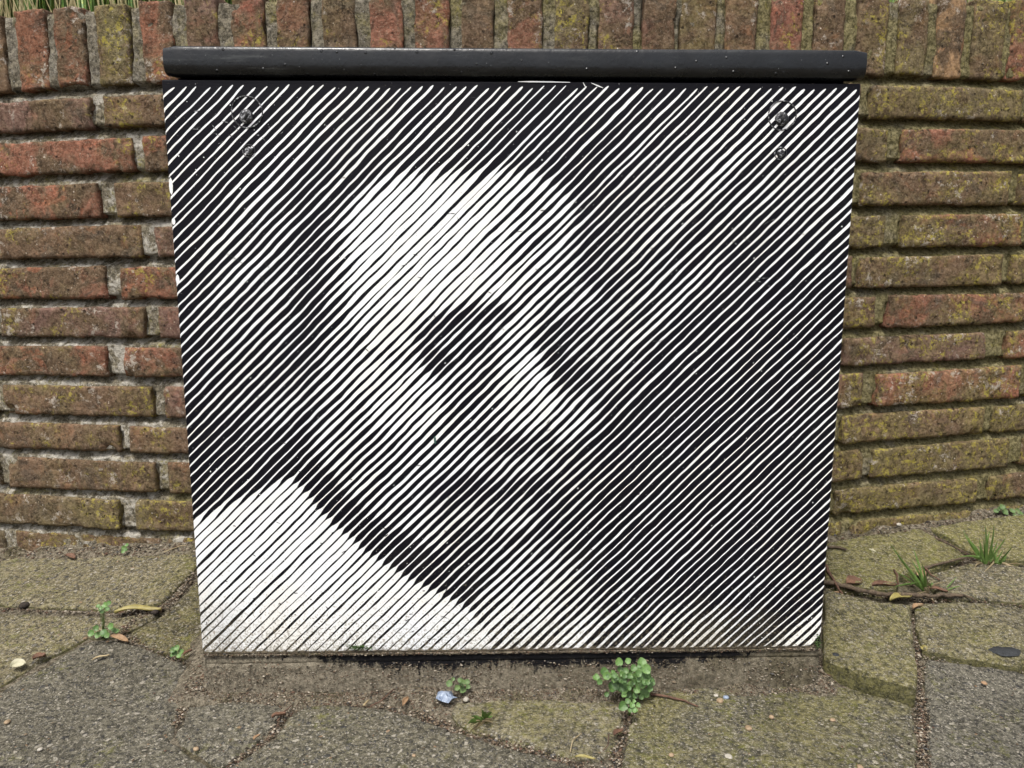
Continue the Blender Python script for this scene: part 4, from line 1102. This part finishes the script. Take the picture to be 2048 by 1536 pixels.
tuft(1850, 1184, [(1850, 1182, 1780, 1086, -1.0, 3.5), (1848, 1180, 1796, 1108, -.6, 5), (1846, 1176, 1812, 1130, -.2, 5), (1850, 1182, 1826, 1096, .2, 4.5), (1852, 1180, 1822, 1118, .1, 4.5), (1848, 1178, 1842, 1126, .5, 4),
                  (1842, 1168, 1784, 1176, .4, 3.5), (1890, 1180, 1914, 1154, .2, 3), (1858, 1178, 1864, 1164, .3, 4), (1888, 1184, 1924, 1172, .3, 2.5), (1850, 1180, 1844, 1140, .4, 5), (1850, 1182, 1836, 1150, .1, 5)],
     'smaller green grass tuft sprouting beside the long twig on the right',
     dry=[(1852, 1184, 1902, 1164, -.8, 5), (1850, 1184, 1858, 1166, .6, 4), (1826, 1196, 1852, 1204, -.6, 3), (1826, 1196, 1822, 1206, -.4, 3)])
tuft(966, 1440, [(966, 1438, 962, 1418, .2, 4), (968, 1438, 984, 1424, .2, 6), (964, 1440, 942, 1436, -.6, 4), (966, 1440, 988, 1436, .4, 4), (962, 1442, 934, 1452, -.5, 9), (964, 1440, 972, 1422, .1, 5)],
     'withered green sprig in the joint below the cabinet foot', dry=[(960, 1446, 936, 1468, .3, 7), (966, 1440, 992, 1450, .5, 5)])

# moss and dry grass
moss = []
def moss_at(px, py, n_, sx, sy):
    for _ in range(n_):
        q = on_panel(px + random.gauss(0, sx), py + random.gauss(0, sy), -.001)
        moss.append((q[0], -.0015 + random.uniform(-.001, .001), q[2], random.uniform(.0007, .0015), random.choice([(.05, .09, .03), (.08, .14, .04), (.04, .06, .02)])))
moss_at(715, 1294, 120, 12, 2.2); moss_at(1636, 1285, 50, 3, 6)
g_ = grit('moss', moss, 'small cushions of dark green moss on the lower edge of the painted panel'); g_['category'] = 'moss'

# ================================================================== LITTER
def leaf_data(L, W_, curl=.3, n_=12, teeth=0.0, bend=.2):
    V, Fc = [], []; m_ = 5
    for i in range(n_ + 1):
        t = i / n_; hw = W_ * math.sin(math.pi * min(t * .96 + .02, 1)) ** .75 * (1 + teeth * math.sin(t * 40)) 
        for k in range(m_):
            s_ = -1 + 2 * k / (m_ - 1)
            V.append((L * (t - .5), hw * s_ * .5 + bend * L * .2 * math.sin(math.pi * t), curl * W_ * s_ * s_ + .15 * L * curl * math.sin(t * 5) + .04 * W_ * random.uniform(-1, 1)))
    for i in range(n_):
        for k in range(m_ - 1): Fc.append((i * m_ + k, (i + 1) * m_ + k, (i + 1) * m_ + k + 1, i * m_ + k + 1))
    return V, Fc
def litter(name, px0, py0, px1, py1, wpx, mat, label, cat, lift=.002, curl=.35, bend=.2, group=None):
    a, b = on_ground(px0, py0, lift), on_ground(px1, py1, lift); c = (a + b) / 2; d = Vector(b - a)
    L = d.length; dist = float(np.linalg.norm(c - CAM)); W_ = wpx / F * dist * 1.7
    V, Fc = leaf_data(L, W_, curl, bend=bend)
    ang = math.atan2(d.y, d.x); ti = math.asin(max(-1, min(1, d.z / L)))
    rot = Matrix.Rotation(ang, 3, 'Z') @ Matrix.Rotation(-ti, 3, 'Y') @ Matrix.Rotation(random.uniform(-.3, .5), 3, 'X')
    o = mesh_obj(name, [rot @ Vector(v) for v in V], Fc, MAT[mat]); o.location = (c[0], c[1], c[2] + .0015)
    sm = o.modifiers.new('thickness', 'SOLIDIFY'); sm.thickness = .0004
    tag(o, label, cat, group); return o
def stick(pts, r0, r1, mat, label, lift=.003, cat='twig', name='twig', knots=True):
    P = [on_ground(x, y, lift) for x, y in pts]; g = P[0]; Q = []
    for i in range(len(P) - 1):
        n_ = max(2, int(np.linalg.norm(P[i + 1] - P[i]) / .006))
        for k in range(n_): Q.append(P[i] + (P[i + 1] - P[i]) * k / n_)
    Q.append(P[-1]); n_ = len(Q)
    Q = [Vector(q - g) + Vector((random.uniform(-1, 1), random.uniform(-1, 1), random.uniform(-.5, 1))) * r0 * .35 for q in Q]
    rad = [(r0 + (r1 - r0) * i / (n_ - 1)) * (1.35 if knots and random.random() < .12 else random.uniform(.9, 1.08)) for i in range(n_)]
    V, Fc = tube_data(Q, rad, 8, .08); o = mesh_obj(name, V, Fc, MAT[mat]); o.location = tuple(g)
    return tag(o, label, cat)
tw = stick([(1640, 1162), (1700, 1174), (1716, 1181), (1765, 1188), (1850, 1191), (1925, 1190)], .0038, .0026, 'bark', 'longest grey-brown twig lying on the slabs right of the cabinet', .007)
stick([(1925, 1190), (1942, 1196), (1952, 1202)], .0016, .0010, 'bark', 'thin broken twig tip at the end of the longest twig', .006)
stick([(1650, 1128), (1662, 1152), (1672, 1168), (1688, 1195), (1699, 1216)], .0026, .0013, 'red_bark', 'dark reddish twig crossing under the longest twig beside the cabinet', .0105)
stick([(1655, 1094), (1675, 1095), (1693, 1100)], .0028, .0022, 'bark', 'short stubby twig on the mossy slab right of the cabinet', .012)
stick([(1848, 1136), (1880, 1128), (1910, 1120), (1945, 1112)], .0022, .0016, 'bark', 'brown twig lying between the two grass tufts', .010)
stick([(1788, 1140), (1794, 1150), (1796, 1172)], .0014, .001, 'red_bark', 'thin curved reddish twig left of the smaller grass tuft', .010)
stick([(1850, 1134), (1862, 1150), (1880, 1160)], .0014, .001, 'red_bark', 'thin reddish twig slanting below the two grass tufts', .009)
stick([(1838, 1056), (1870, 1076), (1905, 1092), (1938, 1108)], .0018, .0012, 'bark', 'dark twig lodged in the joint below the right wall', .004)
stick([(1302, 1389), (1340, 1394), (1370, 1402), (1396, 1413)], .0018, .0009, 'red_bark', 'reddish twig to the right of the largest weed', .003)
stick([(1640, 1346), (1670, 1354), (1704, 1364)], .0010, .0006, 'red_bark', 'hair-thin red stalk along the raised slab edge', .002)
stick([(741, 1413), (765, 1400), (788, 1378)], .0009, .0006, 'red_bark', 'thin straight stalk lying in front of the cabinet foot', .007)
stick([(727, 1411), (737, 1400)], .0013, .0012, 'straw', 'short cream straw beside the thin straight stalk', .006, 'straw', 'straw', False)
stick([(555, 1442), (568, 1424), (583, 1411)], .0009, .0006, 'red_bark', 'thin curved stalk in the joint at lower left of centre', .002)
stick([(50, 1101), (90, 1101), (125, 1104)], .0010, .0008, 'straw', 'long dry straw at the foot of the left wall', .004, 'straw', 'straw', False)
stick([(78, 1091), (112, 1096)], .0010, .0007, 'straw', 'shorter dry straw behind the long one at the left wall', .006, 'straw', 'straw', False)
stick([(182, 1096), (200, 1100), (208, 1112)], .0009, .0005, 'straw', 'bent dry straw under the left wall', .004, 'straw', 'straw', False)
stick([(328, 1104), (360, 1092), (388, 1088)], .0009, .0006, 'straw', 'curved dry straw touching the left side of the cabinet', .006, 'straw', 'straw', False)
stick([(1140, 1505), (1146, 1480), (1164, 1466)], .0006, .0005, 'straw', 'thin curved root fibre in the joint at bottom centre', .002, 'straw', 'straw', False)
stick([(1218, 1468), (1216, 1490), (1206, 1502)], .0006, .0004, 'red_bark', 'fine reddish root fibre beside the bottom centre slab', .002)
for (a, b, c, d, w_, mt, lb) in (
    (1664, 1194, 1684, 1187, 5, 'tan_leaf', 'small curled tan leaf under the crossing twigs'),
    (1692, 1172, 1722, 1165, 13, 'dead_leaf', 'dark red-brown leaf caught where the twigs cross'),
    (1744, 1175, 1792, 1172, 9, 'dead_leaf', 'rusty brown leaf above the longest twig'),
    (1780, 1204, 1822, 1194, 9, 'yellow_leaf', 'yellow-green leaf under the longest twig'),
    (1826, 1220, 1846, 1211, 6, 'tan_leaf', 'small orange-tan leaf in the joint below the yellow-green leaf'),
    (1836, 1148, 1850, 1158, 9, 'tan_leaf', 'tan leaf fragment beside the smaller grass tuft'),
    (1856, 1180, 1896, 1184, 5, 'dead_leaf', 'flat rusty leaf strip along the longest twig'),
    (230, 1229, 322, 1219, 8, 'yellow_leaf', 'long narrow yellow leaf in the slab joint at left'),
    (222, 1276, 256, 1284, 6, 'tan_leaf', 'curled orange-tan leaf below the left seedling'),
    (66, 1322, 92, 1313, 9, 'dead_leaf', 'small red-brown leaf on the left slab'),
    (22, 1336, 52, 1330, 10, 'pale_leaf', 'pale cream leaf scrap near the left edge'),
    (184, 1323, 219, 1311, 3, 'straw', 'straight tan sliver on the dark slab at left'),
    (368, 1312, 384, 1302, 5, 'dead_leaf', 'tiny brown leaf by the lower left cabinet corner'),
    (132, 1114, 150, 1118, 6, 'dead_leaf', 'tiny brown leaf below the left wall'),
    (805, 1414, 816, 1396, 5, 'tan_leaf', 'twisted tan leaf left of the blue plastic scrap'),
    (544, 1438, 572, 1430, 8, 'dead_leaf', 'brown leaf crumpled in the joint at lower left of centre'),
    (1738, 1101, 1754, 1109, 3, 'pale_leaf', 'pale seed husk on the mossy slab right of the cabinet'),
    (1228, 1474, 1246, 1462, 7, 'dead_leaf', 'rust-red leaf fragment in the joint below the largest weed'),
    (618, 1378, 636, 1371, 5, 'dead_leaf', 'small rust-red leaf fragment at the cabinet foot'),
    (1844, 1296, 1852, 1304, 6, 'yellow_leaf', 'small yellow leaf bit in the joint right of the raised slab'),
    (1150, 1516, 1190, 1519, 3, 'yellow_leaf', 'narrow yellow-green leaf strip at the bottom centre'),
    (508, 1482, 520, 1472, 5, 'tan_leaf', 'tiny orange leaf in the lower left joint'),
    (1962, 1368, 1974, 1372, 4, 'tan_leaf', 'small tan leaf chip on the dark slab at lower right')):
    litter('leaf_litter', a, b, c, d, w_, mt, lb, 'leaf' if mt != 'straw' else 'sliver', .006 if a > 1650 and b < 1230 else .003)
# blue frosted plastic scrap
q = on_ground(890, 1394, .004); V = []; Fc = []
ol = [(-17, 4), (-14, -6), (-8, -12), (2, -9), (12, -7), (17, 0), (24, 3), (15, 6), (8, 11), (-4, 10), (-12, 8)]
V = [(0, 0, .004)] + [(x / F * 1.02, -y / F * 1.9, .0015 * math.sin(i * 2.1) + .001) for i, (x, y) in enumerate(ol)]
V += [(0, 0, .0072)] + [(x / F * .55, -y / F * 1.0, .0035 + .0022 * math.sin(i * 1.7)) for i, (x, y) in enumerate(ol)]
m_ = len(ol); Fc = [(1 + i, 1 + (i + 1) % m_, 2 + m_ + (i + 1) % m_, 2 + m_ + i) for i in range(m_)] + [(m_ + 1, 2 + m_ + i, 2 + m_ + (i + 1) % m_) for i in range(m_)]
o = mesh_obj('plastic_scrap', V[:0] + V, Fc, MAT['plastic'], smooth=False); o.location = tuple(q); o.modifiers.new('t', 'SOLIDIFY').thickness = .0005
tag(o, 'crumpled scrap of pale blue frosted plastic at the foot of the cabinet', 'plastic scrap')
# tar spot
q = on_ground(2012, 1303, .0095); V = [(0, 0, .0035)]; Fc = []
for rr, zz in ((.6, .003), (1, -.002)):
    for i in range(18):
        a = i / 18 * 6.283; V.append((rr * .021 * math.cos(a) * (1 + .22 * math.sin(3 * a)), rr * .014 * math.sin(a) * (1 + .2 * math.cos(2 * a)), zz + .0016 * random.random()))
Fc = [(0, 1 + i, 1 + (i + 1) % 18) for i in range(18)] + [(1 + i, 19 + i, 19 + (i + 1) % 18, 1 + (i + 1) % 18) for i in range(18)]
o = mesh_obj('tar_spot', V, Fc, MAT['tar']); o.location = tuple(q); tag(o, 'flat black tar blob on the slab near the right edge', 'tar spot')
# pebbles and chips
def pebble(px, py, rpx, mat, label, lift=.001, flat=.6, name='pebble', cat='pebble', grp=None):
    q = on_ground(px, py, lift); dist = float(np.linalg.norm(q - CAM)); r_ = rpx / F * dist * (.8 if name == 'pebble' else 1)
    bm = bmesh.new(); bmesh.ops.create_icosphere(bm, subdivisions=2, radius=r_); sd_ = random.uniform(0, 50)
    for v in bm.verts:
        k = 1 + .28 * noise.noise(v.co * (1.1 / r_) + Vector((sd_, 0, 0))); v.co *= k; v.co.z *= flat; v.co.x *= 1.1
    o = bm_obj(name, bm, MAT[mat]); o.location = (q[0], q[1], q[2] + r_ * flat * .4); o.rotation_euler = (0, 0, random.uniform(0, 6))
    return tag(o, label, cat, grp)
pebble(1440, 1403, 8, 'pebble_tan', 'tan pebble with a pale chip lying right of the largest weed')
pebble(1452, 1396, 5, 'plastic', 'bluish chip beside the tan pebble right of the largest weed', cat='chip', name='stone_chip')
pebble(1432, 1392, 4, 'pebble_white', 'cream crumb behind the tan pebble right of the largest weed', cat='chip', name='stone_chip')
pebble(1543, 1435, 6, 'pebble_tan', 'round orange pebble on the mossy slab, nearer the cabinet')
pebble(1497, 1458, 8, 'pebble_tan', 'flat wide orange pebble on the mossy slab')
pebble(1665, 1441, 6, 'pebble_tan', 'orange pebble on the mossy slab, furthest right')
pebble(1343, 1511, 6, 'pebble_tan', 'orange pebble at the bottom, on the slab below the largest weed')
pebble(15, 1445, 6, 'pebble_tan', 'orange pebble on the dark slab at the left edge')
pebble(80, 1500, 5, 'pebble_white', 'whitish pebble on the dark slab at lower left')
pebble(392, 1499, 6, 'pebble_tan', 'reddish-tan pebble near the lower left joint')
pebble(828, 1512, 5, 'pebble_tan', 'small orange pebble on the dark slab at bottom centre')
pebble(1457, 1513, 7, 'pebble_white', 'pale lichen-white stone chip at bottom right of centre', flat=.25, cat='chip', name='stone_chip')
pebble(1720, 1536, 7, 'pebble_tan', 'tan pebble at the bottom edge right of centre')
pebble(932, 1400, 6, 'pebble_white', 'small cream stone chip right of the blue plastic scrap', cat='chip', name='stone_chip')
pebble(1671, 1312, 6, 'tar', 'small black and white chip on the raised mossy slab', .021, cat='chip', name='stone_chip')
pebble(1797, 1050, 5, 'pebble_white', 'small white chip in the soil at the foot of the right wall', .012, cat='chip', name='stone_chip')
pebble(1826, 1040, 15, 'clod', 'dark lump of soil at the foot of the right wall', .004, .8, 'soil_clod', 'soil clod')
pebble(1850, 1046, 9, 'clod', 'smaller dark soil lump right of the big lump at the right wall', .004, .6, 'soil_clod', 'soil clod')
pebble(48, 1213, 8, 'clod', 'dark soil crumb in the joint of the left slabs', -.002, .7, 'soil_clod', 'soil clod')
pebble(310, 1226, 6, 'clod', 'dark soil crumb on the long yellow leaf', .003, .7, 'soil_clod', 'soil clod')

# ================================================================== BED BEHIND THE WALL
V, Fc = grid_sheet([-8, -3] + list(np.arange(-1.6, 1.61, .05)) + [3, 8], [.12, .2, .3, .5, .9, 2, 6], lambda x, y: 0)
V = [(x, wall_y(min(max(x, -1.6), 1.6)) + y, .935 + .010 * nz(x, y, 0, 9)) for x, y, z in V]
bed = mesh_obj('planting_bed', V, Fc, MAT['dirt']); tag(bed, kind='structure', label='raised bed of soil behind the brick wall')
V, Fc = [], []; parts = []
for _ in range(4200):
    x = random.uniform(-1.3, 1.3); y = wall_y(x) + random.uniform(.22, .60); z = .935
    h = random.uniform(.12, .24); dx, dy = random.gauss(0, .03), random.gauss(-.006, .02)
    parts.append(blade_data((x, y, z), (x + dx, y + dy, z + h), (dx * .5, 0, .012), random.uniform(.0015, .0035), 5))
V, Fc = merge(parts)
MAT['bed_grass'] = simple('bed_grass', (.24, .21, .08), (.62, .52, .28), 30, .6, .0003, (.12, .20, .04))
tag(mesh_obj('dry_grass', V, Fc, MAT['bed_grass']), 'yellowing grass growing in the bed behind the wall top', 'grass', kind='stuff')
parts = []
for _ in range(1500):
    x = random.uniform(-1.3, 1.3); y = wall_y(x) + random.uniform(.24, .5); r_ = random.uniform(.008, .018)
    Vl, Fl = leaf_data(r_ * 2, r_, .3)
    rot = Matrix.Rotation(random.uniform(0, 6.3), 3, 'Z') @ Matrix.Rotation(random.uniform(.1, 1.2), 3, 'X')
    parts.append(([rot @ Vector(v) + Vector((x, y, .94 + random.uniform(0, .20))) for v in Vl], Fl))
V, Fc = merge(parts)
MAT['bed_leaf'] = simple('bed_leaf', (.06, .16, .03), (.22, .34, .06), 40, .55, .0004, (.40, .38, .06))
tag(mesh_obj('ground_cover', V, Fc, MAT['bed_leaf']), 'green leafy ground cover in the bed behind the wall top', 'ground cover', kind='stuff')
